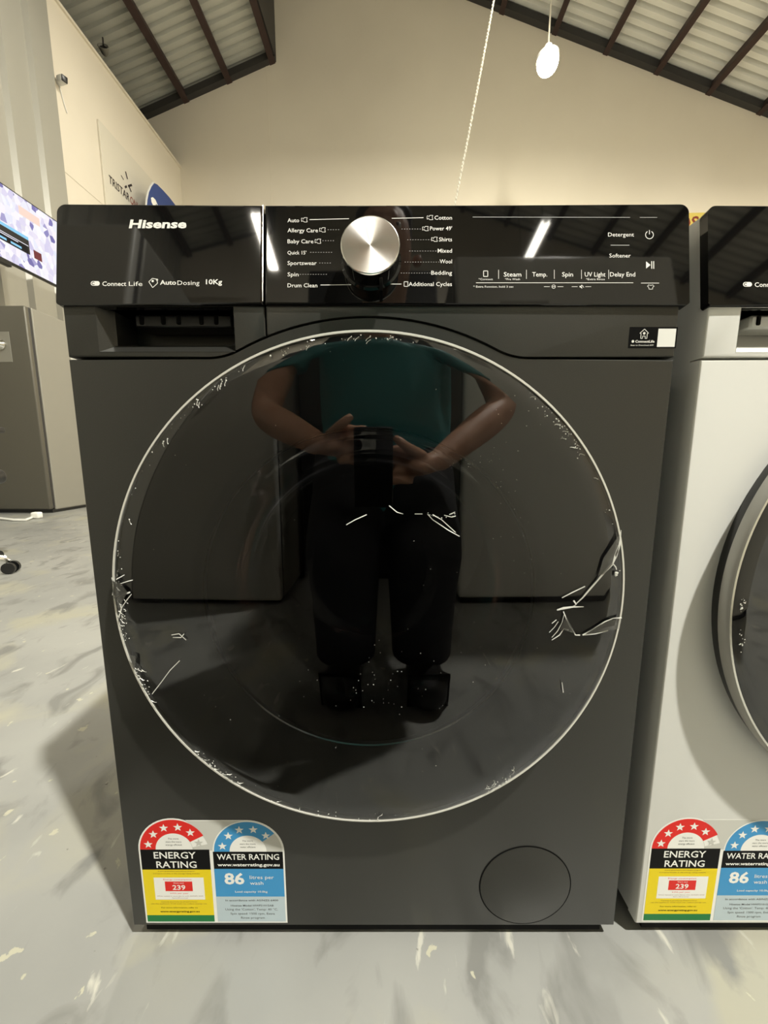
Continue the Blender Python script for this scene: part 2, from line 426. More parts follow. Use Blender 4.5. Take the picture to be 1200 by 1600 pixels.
bm = bmesh.new(); tube(bm, [(0,0,.05), (0,0, .16)], .012, 8); obj('bracket', bm, 'darksteel', t)

# poster on the side wall (surface along +Y)
q0 = hall(150, 185, X=XW); q1 = hall(160, 328, X=XW)
yq0 = hall(152, 200, X=XW).y; ztp = q0.z; th = .05
t = empty('poster', rr((XW+.002, yq0, 0)), ROOM); tag(t, 'large off-white poster with slanting shop lettering on the side wall', 'poster')
wq = YB-.25-yq0; zb = ztp-3.2
obj('backing', B(.0, .03, 0, wq, zb, ztp, .004, 1), 'post', t)
F = Flat(.001)
def onwall(px, py):
    h_ = hall(px, py, X=XW); return (h_.y-yq0, h_.z)
a = onwall(167, 279); b = onwall(199, 313); c3 = onwall(225, 334)
hgt = .12
F.text('TRISTAR', a[0], a[1], 'ink', width=b[0]-a[0], height=hgt, bold=.01, shear=.15)
gap_ = (b[0]-a[0])*.05
F.text('ONLINE', b[0]+gap_, a[1], 'redink', width=(b[0]-a[0])*.88, height=hgt, bold=.01, shear=.15)
for (p1, p2, wd) in (((193,268),(196,280),.03), ((186,274),(190,281),.02), ((198,290),(202,300),.03), ((197,291),(203,289),.03), ((192,293),(195,291),.03)):
    F.line(onwall(*p1), onwall(*p2), wd, 'ink', 2)
o = F.build('lettering', t, loc=(.031, 0, 0), rot=(0, 0, R(90)))
# feather banner
yb0 = hall(232, 320, X=XW+.35).y; h0 = hall(240, 288, X=XW+.35)
t = empty('feather_banner', rr((XW+.35, yb0, 0)), ROOM); tag(t, 'blue curved feather banner with white emblem in the far corner', 'banner')
bt = h0.z; pts = []
for q_ in ((229,345),(228.5,325),(229.5,312),(232,300),(236,291),(240,286),(245,288),(254,297),(264,308),(274,321),(281,333),(285,345)):
    h_ = hall(*q_, X=XW+.35); pts.append((h_.y-yb0, h_.z))
pts += [(pts[-1][0], pts[-1][1]-.8), (pts[-1][0]*.8, .5), (pts[0][0], .5)]
def bn(px, py): h_ = hall(px, py, X=XW+.35); return (h_.y-yb0, h_.z)
bm = bmesh.new(); prism(bm, pts[::-1], -.006, .006); obj('cloth', bm, 'blue', t, rot=(0,0,R(90)))
bm = bmesh.new(); tube(bm, [(0, pts[0][0]-.01, .03)]+[(0, q[0]-.01, q[1]) for q in pts[0:6]], .014, 8); obj('pole', bm, 'batten', t, True)
bm = bmesh.new(); box(bm, -.25,.25,-.25,.25,0,.03,.005,1); obj('base', bm, 'darksteel', t)
F = Flat(.001); 
ce = bn(239, 315)
F.poly([bn(*q_) for q_ in ((235,309),(238,308),(242,312),(245.5,320),(246,327),(243,329),(240,324),(236,316))][::-1], 'lbl_white', 1)
F.line(bn(243,319), bn(246,326), .03, 'blue', 2); F.line(bn(234.5,322), bn(238,330), .06, 'lbl_white', 2)
F.line(bn(258,322), bn(262,331), .06, 'lbl_white', 2); F.line(bn(257,328), bn(264,329), .04, 'lbl_white', 2)
F.build('emblem', t, loc=(.008,0,0), rot=(0,0,R(90)))

# yellow sign on the back wall
p1 = hall(1103, 332, Y=YB-.02); p2 = hall(1060, 366, Y=YB-.02)
t = empty('sign', rr((p1.x, YB-.02, p1.z)), ROOM); tag(t, 'yellow sign with dark red capitals on the back wall between the washers', 'sign')
W_ = 2.6; H_ = .62
bm = bmesh.new(); box(bm, -W_, 0, 0, .018, -H_, 0, .003, 1); obj('board', bm, 'signy', t)
F = Flat(.001); F.text('DS', -.13, -.19, 'signr', height=.24, align='R', bold=.02); F.rect(-W_+.05, -.04, -.375, -.36, 'signr', 2)
F.text('TY', -.22, -.48, 'signr', height=.12, align='R', bold=.02); F.build('lettering', t, loc=(0,-.001,0))

# television on a bracket beside the side wall
XT = -3.72
e0 = hall(99, 351, X=XT); e1 = hall(96, 452, X=XT); zc = (hall(97,352,X=XT).z+hall(95,451,X=XT).z)/2
TH = abs(hall(97,352,X=XT).z-hall(95,451,X=XT).z); TW = TH*16/9
t = empty('television', rr((XT, e0.y, zc)), ROOM); tag(t, 'wall television with a bright shop picture beside the upright fridge', 'television')
tz = (0, 0, 0)
obj('bezel', B(-.03, .012, -TW, 0, -TH/2, TH/2, .004, 1), 'black', t)
scr = emit('screen_picture', (1,1,1), 1.0); N, L, Bs = nodes(scr)
tc = N.new('ShaderNodeTexCoord'); mp = N.new('ShaderNodeMapping'); vo = N.new('ShaderNodeTexVoronoi'); vo.inputs['Scale'].default_value = 22
mp.inputs['Scale'].default_value = (1, 1, .7); mp.inputs['Rotation'].default_value = (R(25), 0, 0)
no = N.new('ShaderNodeTexNoise'); no.inputs['Scale'].default_value = 7
cr = N.new('ShaderNodeValToRGB'); e = cr.color_ramp.elements
e[0].position = 0; e[0].color = (.16,.14,.40,1); e[1].position = 1; e[1].color = (1,.97,1,1)
for pz, cc in ((.07,(.22,.20,.5,1)), (.12,(.66,.62,.85,1)), (.35,(1,.95,.98,1)), (.62,(.78,.80,.95,1)), (.7,(1,1,1,1)), (.9,(.75,.72,.85,1))):
    q = e.new(pz); q.color = cc
sp = N.new('ShaderNodeSeparateColor')
L.new(tc.outputs['Object'], mp.inputs[0]); L.new(mp.outputs[0], vo.inputs[0]); L.new(vo.outputs['Color'], sp.inputs[0]); L.new(sp.outputs[0], cr.inputs[0]); L.new(cr.outputs[0], Bs.inputs['Emission Color'])
M['screen'] = scr
obj('screen', B(.012, .0135, -TW+.012, -.012, -TH/2+.014, TH/2-.014), 'screen', t)
M['s_black'] = emit('screen_black', (.004,.004,.006), 1); M['s_cyan'] = emit('screen_cyan', (.25,.62,.9), 1); M['s_blue'] = emit('screen_blue', (.05,.05,.5), 1); M['s_red'] = emit('screen_red', (.16,.01,.02), 1); M['s_white'] = emit('screen_white', (.9,.9,1), 1); M['s_pink'] = emit('screen_pink', (.95,.7,.6), 1)
F = Flat(.0006)
def onT(px, py): h_ = hall(px, py, X=XT+.014); return (h_.y-e0.y, h_.z-zc)
def trect(xa, ya, xb, yb, m_, lay):
    y0_, z0_ = onT(xa, ya); y1_, z1_ = onT(xb, yb); F.rect(y0_, y1_, z1_, z0_, m_, lay)
trect(-14, 353, 44.5, 397.5, 's_black', 2); trect(-14, 351, 44.5, 377, 's_cyan', 3) if False else None
a = onT(44.5, 376); b2 = onT(44.5, 397); yl = onT(-30, 360)[0]
yl = max(yl, -TW+.05)
F.rect(yl, a[0], b2[1], a[1], 's_black', 2); F.rect(yl, a[0], a[1], a[1]+.03, 's_cyan', 2)
F.rect(yl+.1, a[0]-.01, b2[1]+(a[1]-b2[1])*.55, b2[1]+(a[1]-b2[1])*.60, 's_white', 3)
F.rect(a[0]-.30, a[0]-.12, b2[1]+(a[1]-b2[1])*.42, b2[1]+(a[1]-b2[1])*.48, 's_white', 3)
F.rect(a[0]-.20, a[0]-.09, b2[1]+.012, b2[1]+.032, 's_cyan', 3); F.rect(a[0]-.34, a[0]-.24, b2[1]+.012, b2[1]+.032, 's_cyan', 3)
a3 = onT(52, 390); b3 = onT(66, 410); F.rect(a3[0], b3[0], b3[1], a3[1], 's_red', 2)
F.rect(yl, a[0]-.32, -TH/2+.05, b2[1]-.02, 's_blue', 2)
a3 = onT(30, 335); b3 = onT(62, 350); F.rect(a3[0], b3[0], b3[1]-.03, b3[1]+.05, 's_pink', 2)
F.f = [f_ for f_ in F.f]; F.build('picture_windows', t, loc=(.0136, 0, 0), rot=(0, 0, R(90)))
bm = bmesh.new(); box(bm, -.42+.03-.2, -.03, -TW/2-.1, -TW/2+.1, -.03, .03, .005, 1); box(bm, -.05, -.03, -TW/2-.25, -TW/2+.25, -.2, .2); obj('bracket', bm, 'darksteel', t)
bm = bmesh.new(); box(bm, -.02, .03, -TW*.62-.1, -TW*.62+.06, -TH/2-.045, -TH/2, .01, 2); obj('sensor_box', bm, 'black', t)

# upright fridge: near corner measured on the floor
fc = hall(79, 800, Z=0.015); fb = hall(138, 788, Z=0.015)
FD = fb.y-fc.y; FH = hall(40, 476, Y=fc.y).z
def make_fridge():
    t = empty('upright_fridge')
    Wf = .92; d0 = .07
    obj('cabinet', B(-Wf, 0, d0, FD, .03, FH, .012, 2), 'fridge_s', t)
    obj('front_frame', B(-Wf+.004, -.004, d0-.022, d0, .05, FH-.005, .004, 1), 'darksteel', t)
    dr = obj('door', B(-Wf, -.002, 0, d0-.02, .04, FH-.004, .014, 3), 'fridge_f', t, 40)
    obj('plinth', B(-Wf+.02, -.02, .05, FD-.02, 0.0, .04), 'black', t)
    zk = FH-.36; bm = bmesh.new(); box(bm, -.38, -.18, -.004, .0, zk-.16, zk+.12, .002, 1); obj('lock_plate', bm, 'fridge_s', dr)
    bm = bmesh.new(); lathe_y(bm, [(.05, -.004), (.05, -.02), (.03, -.045), (0, -.048)], -.27, zk, 32); obj('lock_knob', bm, 'chrome', dr, True)
    bm = bmesh.new(); box(bm, 0, .002, FD-.14, FD-.05, FH-.42, FH-.13); box(bm, 0, .012, FD-.13, FD-.03, FH-.10, FH-.04, .004, 1); obj('side_sticker', bm, 'lbl_grey', t)
    return t
fr = make_fridge(); fr.location = rr((fc.x, fc.y, 0)); fr.rotation_euler.z = ROOM
tag(fr, 'tall dark steel upright fridge on the floor under the television', 'fridge')
# white cable with plug lying before the fridge
bm = bmesh.new(); A = [hall(px, py, Z=.012) for px, py in ((-60, 802), (-25, 806), (0, 810), (22, 812.5), (40, 812.5), (49, 809), (54, 806))]
pts = []
for i in range(len(A)-1):
    for k in range(4): pts.append(rr(A[i].lerp(A[i+1], k/4)))
pts.append(rr(A[-1]))
tube(bm, pts, .011, 8); t = tag(obj('power_cable', bm, 'lbl_white', None, True), 'white cable ending in a plug on the floor before the fridge', 'cable')
pl = rr(hall(57, 805, Z=.03)); bm = bmesh.new(); box(bm, pl.x-.035, pl.x+.04, pl.y-.03, pl.y+.03, .0, .06, .014, 3); obj('plug', bm, 'lbl_white', t, True)

# ------------------------------------------------------------------ washing machines
WB, ZS, ZPB, TILT = .591, .686, .733, R(9)
CXD, CZD, RD, PD = -.0028, .449, .2555, .026       # door centre (in the washer frame), radius, how far it stands proud
CX0 = -.0125
TP = .0945                                           # control panel height along its slope
PN = Vector((0, -math.cos(TILT), math.sin(TILT)))
def pan(px, py):                                     # photo pixel -> control panel coordinates (s, t)
    h_ = hit(px, py, (0, 0.0, ZPB), PN) - Vector((CX0, 0, ZPB))
    return h_.x, h_.y*math.sin(TILT)+h_.z*math.cos(TILT)
def fro(px, py, y=0.):                               # photo pixel -> front plane of the black washer
    h_ = hit(px, py, (0, y, 0), (0, 1, 0)); return h_.x-CX0, h_.z
ARC = .2745
def seam(off=0.):
    """lower edge of the upper fascia from left to right: flat, fillet, arch over the door, fillet, flat"""
    ra = ARC-off; z0 = ZS+off if off >= 0 else ZS+off; z0 = ZS+off*-1; z0 = ZS-off
    rf = .07
    # fillet circle centre: (xf, z0+... ) outside tangent: line z=z0 from below, arch circle outside
    zf = z0+rf*0
    # the fillet lies under neither: centre above the flat line at z0+rf, tangent externally to arch circle
    zc_ = z0+rf; dz = zc_-CZD; xf = math.sqrt(max((ra+rf)**2-dz*dz, 1e-6))
    a_end = math.atan2(dz, xf)
    pts = []
    for i in range(9):                               # left fillet
        a = R(-90)+( (a_end*-1 - 0) - R(-90))*i/8 if False else -math.pi/2 + (math.pi/2 - a_end)*i/8
        pts.append((CXD-xf+rf*math.cos(a), zc_+rf*math.sin(a)))
    for i in range(25):
        a = math.pi-a_end - (math.pi-2*a_end)*i/24
        pts.append((CXD+ra*math.cos(a), CZD+ra*math.sin(a)))
    L_ = [(2*CXD-x_, z_) for x_, z_ in pts[:9]][::-1]
    return pts+L_
def stars_label():
    F = Flat(.00005); mm = .001
    def P(pts): return [(a*mm, b*mm) for a, b in pts]
    def arch(cx, cz, r, a0, a1, n=14): return [(cx+r*math.cos(R(a0+(a1-a0)*i/n)), cz+r*math.sin(R(a0+(a1-a0)*i/n))) for i in range(n+1)]
    out = [(0,0),(173,0)] + [(173, 101)] + arch(130, 101.5, 43, 0, 90) + [(58, 144.5)] + arch(42.5, 104.5, 42.5, 62, 180)
    F.poly(P(out), 'lbl_white', 0)
    F.poly(P([(46,103),(88,103)]+arch(130, 101.5, 42, 180, 90)+[(58,143.5)]+[(75,128),(83,112)]), 'lbl_grey', 1)
    c1 = (.0425, .1045); c2 = (.130, .1015)
    F.arc(c1, .022, .0405, 28, 180, 'lbl_red', 2)
    F.arc(c1, .0405, .041, 0, 28, 'lbl_grey', 2, 8)
    F.arc(c1, 0, .022, 0, 180, 'lbl_white', 2); F.arc(c1, .0218, .0222, 0, 28, 'lbl_grey', 3, 6)
    for a in (167, 138, 109, 78, 48): F.star((c1[0]+.031*math.cos(R(a)), c1[1]+.031*math.sin(R(a))), .0056, 'lbl_white', 4)
    F.star((c1[0]+.031*math.cos(R(17)), c1[1]+.031*math.sin(R(17))), .0056, 'lbl_grey', 4)
    F.arc(c2, .022, .0405, 38, 180, 'lbl_blue', 2); F.arc(c2, .022, .0405, 0, 38, 'lbl_grey', 2, 8)
    F.arc(c2, 0, .022, 0, 180, 'lbl_white', 2)
    for a in (166, 136, 107, 76): F.star((c2[0]+.031*math.cos(R(a)), c2[1]+.031*math.sin(R(a))), .0056, 'lbl_white', 4)
    F.star((c2[0]+.031*math.cos(R(45)), c2[1]+.031*math.sin(R(45))), .0054, 'lbl_white', 4)
    for k, s in enumerate(('The more', 'stars the more', 'energy efficient')):
        F.text(s, c1[0], .1195-.0042*k, 'lbl_text', height=.0022, align='C', lay=4)
        F.text(s.replace('energy', 'water'), c2[0], .1165-.0042*k, 'lbl_text', height=.0022, align='C', lay=4)
    F.rect(.002, .084, .0766, .1045, 'lbl_black', 3)
    F.text('ENERGY', .0425, .0968, 'lbl_white', height=.0090, width=.050, align='C', lay=5, bold=.012)
    F.text('RATING', .0435, .0838, 'lbl_white', height=.0090, width=.048, align='C', lay=5, bold=.012)
    F.rect(.002, .084, .0114, .0766, 'lbl_yellow', 3); F.rect(.002, .084, .002, .0114, 'lbl_green', 3)
    F.text('A joint government and industry program', .0425, .0745, 'lbl_brown', height=.0013, width=.044, align='C', lay=5)
    F.text('Compare models at the energy rating website', .0425, .0712, 'lbl_brown', height=.0013, width=.056, align='C', lay=5)
    F.rect(.0145, .0745, .034, .0655, 'lbl_white', 4)
    F.text('Energy consumption', .043, .0628, 'lbl_red', height=.0019, width=.034, align='C', lay=5)
    F.rect(.0275, .0605, .0462, .0600, 'lbl_red', 5)
    F.text('Warm wash', .044, .0578, 'lbl_white', height=.0018, align='C', lay=6)
    F.text('239', .044, .0516, 'lbl_white', height=.0066, width=.0155, align='C', lay=6, bold=.02)
    F.text('kWh per year', .044, .0432, 'lbl_red', height=.0018, width=.022, align='C', lay=5)
    F.text('When tested in accordance with AS/NZS 2040', .0445, .0392, 'lbl_brown', height=.0012, width=.056, align='C', lay=5)
    F.text('Based on 365 uses per year', .0445, .0365, 'lbl_brown', height=.0012, align='C', lay=5)
    F.text('Actual energy use and running costs will depend on how you', .0425, .0310, 'lbl_brown', height=.0013, width=.044, align='C', lay=5)
    F.text('use the appliance. Cold wash can reduce energy use.', .0425, .0282, 'lbl_brown', height=.0013, width=.068, align='C', lay=5)
    F.text('For more information, refer to', .0425, .0225, 'lbl_black', height=.0018, width=.044, align='C', lay=5)
    F.text('www.energyrating.gov.au', .0425, .0170, 'lbl_black', height=.0024, width=.048, align='C', lay=5, bold=.02)
    F.rect(.088, .171, .0776, .1015, 'lbl_black', 3)
    F.text('WATER RATING', .1295, .0945, 'lbl_white', height=.0078, width=.074, align='C', lay=5, bold=.012)
    F.text('www.waterrating.gov.au', .1295, .0836, 'lbl_white', height=.0042, width=.074, align='C', lay=5, bold=.025)
    F.rect(.088, .171, .0383, .0776, 'lbl_blue', 3); F.rect(.088, .171, .002, .0383, 'lbl_pale', 3)
    F.text('86', .0995, .0640, 'lbl_white', height=.0150, width=.024, lay=5, bold=.03)
    F.text('litres per', .130, .0660, 'lbl_white', height=.0050, width=.029, lay=5); F.text('wash', .130, .0578, 'lbl_white', height=.0050, width=.016, lay=5)
    F.text('Load capacity 10.0kg', .131, .0455, 'lbl_white', height=.0026, width=.039, align='C', lay=5, bold=.01)
    F.text('In accordance with AS/NZS 6400', .131, .0330, 'lbl_text', height=.0025, width=.064, align='C', lay=5, bold=.01)
    F.text('Hisense Model HWFS1015AB', .131, .0255, 'lbl_text', height=.0025, width=.052, align='C', lay=5, bold=.01)
    F.text("Using the 'Cotton', Temp: 40 °C,", .130, .0200, 'lbl_text', height=.0030, width=.064, align='C', lay=5)
    F.text('Spin speed: 1500 rpm, Extra', .131, .0138, 'lbl_text', height=.0030, width=.054, align='C', lay=5)
    F.text('Rinse program', .131, .0078, 'lbl_text', height=.0030, width=.029, align='C', lay=5)
    return F

def carve(o, cutters):
    """cut real openings into a mesh object"""
    tmp = []
    for bm in cutters:
        me = bpy.data.meshes.new('c'); bmesh.ops.recalc_face_normals(bm, faces=bm.faces); bm.to_mesh(me); bm.free()
        c_ = bpy.data.objects.new('c', me); COL.objects.link(c_); tmp.append(c_)
        m_ = o.modifiers.new('b', 'BOOLEAN'); m_.object = c_; m_.operation = 'DIFFERENCE'; m_.solver = 'EXACT'
    par, loc, rot = o.parent, o.location.copy(), o.rotation_euler.copy(); o.parent = None; o.location = (0,0,0); o.rotation_euler = (0,0,0)
    bpy.context.view_layer.update()
    me = bpy.data.meshes.new_from_object(o.evaluated_get(bpy.context.evaluated_depsgraph_get()))
    o.modifiers.clear(); o.data = me; o.parent = par; o.location = loc; o.rotation_euler = rot
    for p in me.polygons: p.use_smooth = True
    me.set_sharp_from_angle(angle=R(20))
    for c_ in tmp: bpy.data.objects.remove(c_)
def make_washer(body, ring, dark):
    t = empty('washing_machine')
    hw = WB/2; DEP = .58; ZB = .020
    bev = .008 if dark else .014
    # cabinet shell behind the front panels
    hx0, ht = fro(160, 489); hx1, hb = fro(362, 540); ht = ZPB-.001
    st = math.sin(TILT); ct = math.cos(TILT)
    prof = [(.0155, ZB), (.0155, ZPB-.006), (.004, ZPB-.002), (.004+TP*st, ZPB-.002+(TP-.001)*ct), (DEP, .832), (DEP, ZB)]
    bm = bmesh.new(); e_ = hw-.0015
    va = [bm.verts.new((-e_, y, z)) for y, z in prof]; vb = [bm.verts.new((e_, y, z)) for y, z in prof]
    bm.faces.new(va); bm.faces.new(vb[::-1])
    for i in range(6): bm.faces.new((va[i], vb[i], vb[(i+1)%6], va[(i+1)%6]))
    cab = obj('cabinet', bm, body, t, 30)
    def drill(r, y0, y1):
        bm = bmesh.new(); tube(bm, [(CXD, y0, CZD), (CXD, y1, CZD)], r, 96); return bm
    RH = .206
    carve(cab, [drill(RH, -.1, .36), B(hx0-.01, hx1+.006, -.1, .055, hb-.01, ht)])
    # lower front panel with arched top, leaving the door opening
    s = seam(.0016); low = [(-hw, ZB), (hw, ZB), (hw, s[-1][1])] + s[::-1] + [(-hw, s[0][1])]
    bm = bmesh.new(); prism(bm, low, -.0, .0150, .0032 if dark else .006, 3)
    fp = obj('front_panel', bm, body, t, 40)
    carve(fp, [drill(RH+.0003, -.1, .2)])
    # round filter flap
    fx, fz = .1825, .0785; rfl = .0545
    bm = bmesh.new(); lathe_y(bm, [(0, -.0012), (rfl-.002, -.0012), (rfl-.0006, -.0006), (rfl-.0004, .002)], fx, fz, 64); obj('filter_flap', bm, body, fp, 40)
    bm = bmesh.new(); lathe_y(bm, [(rfl-.0004, -.00025), (rfl+.0010, -.00025)], fx, fz, 64); obj('filter_flap_gap', bm, 'matte', fp)
    # upper fascia right of the drawer, and the drawer with its grip
    xsm = fro(416, 520)[0]; s = seam(-.0004)
    i0 = [k for k in range(len(s)) if s[k][0] > xsm][0]
    zi = s[i0-1][1]+(s[i0][1]-s[i0-1][1])*(xsm-s[i0-1][0])/(s[i0][0]-s[i0-1][0])
    zt = ZPB+.004
    up = [(xsm+.0006, zi)] + s[i0:] + [(hw-.001, s[-1][1]), (hw-.001, zt), (xsm+.0006, zt)]
    bm = bmesh.new(); prism(bm, up, -.001, .015, .0022, 3); obj('upper_fascia', bm, body, t, 20)
    # drawer: frame around the grip hole
    dr = empty('detergent_drawer'); dr.parent = t
    le = [(-hw+.001, zt), (-hw+.001, s[0][1])] + s[:i0] + [(xsm-.0006, zi), (xsm-.0006, zt)]
    bm = bmesh.new(); prism(bm, le, -.001, .0150, .0022, 3)
    df = obj('drawer_front', bm, body, dr, 40)
    carve(df, [B(hx0-.0058, hx1+.0038, -.1, .1, hb-.0058, ht)])
    bm = bmesh.new()                                   # sloping lip and pocket of the grip
    def quad(a, b, c_, d_, mi=0):
        f_ = bm.faces.new([bm.verts.new(q) for q in (a, b, c_, d_)]); f_.material_index = mi
    dp = .045; lip = .012; e_ = -.0012
    o_ = [(hx0-.006, hb-.006), (hx1+.004, hb-.006), (hx1+.004, ht), (hx0-.006, ht)]; i_ = [(hx0+.004, hb+.003), (hx1-.001, hb+.003), (hx1-.001, ht), (hx0+.004, ht)]
    for k in (0, 1, 3):
        a, b = o_[k], o_[(k+1)%4]; c_, d_ = i_[(k+1)%4], i_[k]
        quad((a[0], e_, a[1]), (b[0], e_, b[1]), (c_[0], lip, c_[1]), (d_[0], lip, d_[1]), 0)
    for k in range(4):
        a, b = i_[k], i_[(k+1)%4]
        quad((a[0], lip, a[1]), (b[0], lip, b[1]), (b[0], dp, b[1]), (a[0], dp, a[1]), 1)
    quad(*[(q[0], dp, q[1]) for q in i_], 1)
    obj('grip_pocket', bm, [body, 'matte'], dr)
    bm = bmesh.new(); box(bm, hx0+.02, hx1-.004, .016, .04, ht-.014, ht-.001, .002, 1)
    obj('grip_bar', bm, body if not dark else 'black', dr, 40)
    for px in (206, 241, 266, 303, 327):
        rx = fro(px, 500)[0]; bm = bmesh.new(); box(bm, rx-.0022, rx+.0022, .0145, .03, ht-.011, ht-.002, .001, 1); obj('grip_rib', bm, 'matte', dr)
    # control panel: sloped gloss slab in two pieces (drawer side and dial side)
    def slab(x0, x1, rl, rright):
        pts = []
        def corner(cx, cz, r, a0): return [(cx+r*math.cos(R(a0+9*k)), cz+r*math.sin(R(a0+9*k))) for k in range(11)] if r else [(cx, cz)]
        pts += corner(x0+.003, -.001+.003, .003, 180) if rl else [(x0, -.001)]
        pts += corner(x1-.003, -.001+.003, .003, 270) if rright else [(x1, -.001)]
        pts += corner(x1-.008, TP-.008, .008, 0) if rright else [(x1, TP)]
        pts += corner(x0+.008, TP-.008, .008, 90) if rl else [(x0, TP)]
        bm = bmesh.new(); prism(bm, pts, -.004, .0055, .0024, 3); return bm
    xp = pan(414, 400)[0]; hp = .2995
    loc = (0, 0.0, ZPB); rot = (-TILT, 0, 0)
    dg_ = obj('drawer_gloss_front', slab(-hp+.002, xp-.0007, 1, 0), 'gloss', dr, 14, loc, rot)
    cp = obj('control_panel', slab(xp+.0007, hp+.002, 0, 1), 'gloss', t, 14, loc, rot)
    # chrome sliver on the seam edge of the drawer
    obj('edge_strip', B(xp-.0009, xp-.0003, -.0046, .0, .002, TP-.001), 'chrome', dg_)
    # printing
    YP = -.0042
    def width(px0, px1, py): a = pan(px0, py); b = pan(px1, py); return a, b[0]-a[0]
    F = Flat(.00003)
    def T(s_, x0, x1, yc, m_='print', b_=0., sh=0., h=None):
        a, w_ = width(x0, x1, yc); F.text(s_, a[0], a[1], m_, width=w_, height=h, bold=b_, shear=sh)
    T('Hisense', 206, 295, 355, b_=.035, sh=.12, h=.0078)
    a, w_ = width(147, 161, 447); r_ = .0022
    F.rect(a[0]+r_, a[0]+w_-r_, a[1]-r_, a[1]+r_, 'print', 1); F.arc((a[0]+r_, a[1]), 0, r_, 90, 270, 'print', 1, 10); F.arc((a[0]+w_-r_, a[1]), 0, r_, -90, 90, 'print', 1, 10)
    F.arc((a[0]+r_*1.15, a[1]), r_*.45, r_*.75, 40, 320, 'gloss', 2, 12)
    T('Connect', 165, 202, 447.5, b_=.012, h=.0042); T('Life', 206, 227, 447.5, h=.0042)
    a, w_ = width(236, 251, 446); c_ = (a[0]+w_/2, a[1]); g = w_/2
    q = [(-.9,.2),(-.2,.9),(.75,.75),(.9,-.1),(-.1,-1.0)]
    for k in range(5): F.line((c_[0]+q[k][0]*g, c_[1]+q[k][1]*g), (c_[0]+q[(k+1)%5][0]*g, c_[1]+q[(k+1)%5][1]*g), .0006, 'print', 1)
    F.arc((c_[0]-.1*g, c_[1]+.35*g), 0, g*.25, 0, 360, 'print', 1, 10); F.arc((c_[0]+.8*g, c_[1]+.6*g), 0, g*.22, 0, 360, 'print', 1, 10)
    T('Auto', 254, 279, 445.5, b_=.02, h=.0042); T('Dosing', 281, 315, 446, h=.0042); T('10Kg', 325, 350, 444.5, b_=.02, h=.0046)
    F.build('printed_lettering', dg_, loc=(0, YP, 0))
    F = Flat(.00003)
    def cloud(px, py, s=1.):
        a, w_ = width(px-5, px+5, py); g = w_/2; c_ = (a[0]+g, a[1])
        q = [(-.9,-.6),(-.9,.7),(-.5,.7),(-.4,.2),(-.1,.9),(.9,.9),(.7,.2),(.9,-.8),(-.1,-.8),(-.4,-.3),(-.9,-.6)]
        for k in range(10):
            if k in (2,): continue
            F.line((c_[0]+q[k][0]*g, c_[1]+q[k][1]*g*.8), (c_[0]+q[k+1][0]*g, c_[1]+q[k+1][1]*g*.8), .0004, 'print', 1)
    def Ln(x0, y0, x1, y1, wd=.0005, m_='print'):
        F.line(pan(x0, y0), pan(x1, y1), wd, m_, 1)
    def dots(x0, x1, y, step=4.):
        xx = x0
        while xx <= x1: Ln(xx, y, xx+1.7, y, .0004, 'print_dim'); xx += step
    for s_, x1, y_ in (('Auto',469,349.5), ('Allergy Care',498,365), ('Baby Care',491,382), ("Quick 15'",480,399.5), ('Sportswear',496,415.5), ('Spin',468,433), ('Drum Clean',497,450)):
        T(s_, 451, x1, y_, h=.0038 if s_ != "Quick 15'" else .0034, b_=.004)
    cloud(477, 349); cloud(505, 364.5); cloud(498, 382)
    Ln(485, 348.5, 546, 347, .0006); Ln(502, 449.5, 549, 449, .0006); Ln(612, 346.5, 661, 345.5, .0006); Ln(608, 448, 627, 448, .0006)
    dots(513, 532, 364); dots(505, 523, 381); dots(486, 520, 399); dots(500, 518, 415.5); dots(470, 512, 433, 4.)
    for s_, x0, y_ in (('Cotton',678,345.5), ("Power 49'",671,362), ('Shirts',685,379), ('Mixed',683,396.5), ('Wool',686,413), ('Bedding',673,430.5), ('Additional Cycles',638,448)):
        T(s_, x0, 705, y_, h=.0038, b_=.004)
    cloud(671, 345.5); cloud(664, 362.5); cloud(678, 379)
    for x0, x1, y_ in ((627,657,363), (636,673,379.5), (639,682,397), (632,684,414), (626,672,431)): dots(x0, x1, y_)
    a = pan(634, 448); w2 = .0018; h2 = .0022
    for (p_, q_) in (((-w2,-h2),(w2,-h2)), ((w2,-h2),(w2,h2)), ((w2,h2),(-w2,h2)), ((-w2,h2),(-w2,-h2))): F.line((a[0]+p_[0], a[1]+p_[1]), (a[0]+q_[0], a[1]+q_[1]), .0005, 'print', 1)
    Ln(737, 344.5, 980, 345, .0004, 'print_dim'); Ln(995, 345, 1022, 345, .0004, 'print_dim')
    T('Detergent', 946, 986, 371.5, h=.0038); Ln(950, 388, 979, 388, .0005, 'print_dim'); T('Softener', 948, 981, 404, h=.0038)
    a = pan(1010, 372); F.arc(a, .0034, .0040, 120, 420, 'print', 1, 24); F.line((a[0], a[1]+.0005), (a[0], a[1]+.0045), .0006, 'print', 1)
    a = pan(1011, 418.5); F.poly([(a[0]-.0038, a[1]-.0034), (a[0]+.0004, a[1]), (a[0]-.0038, a[1]+.0034)], 'print', 1)
    for dx in (.0015, .0034): F.line((a[0]+dx, a[1]-.0036), (a[0]+dx, a[1]+.0036), .0008, 'print', 1)
    Ln(742, 446, 985, 446, .0005); Ln(997, 446.5, 1025, 446.5, .0005)
    for px in (777, 820, 863, 905, 947): Ln(px, 426, px, 440, .0004)
    a = pan(757, 432)
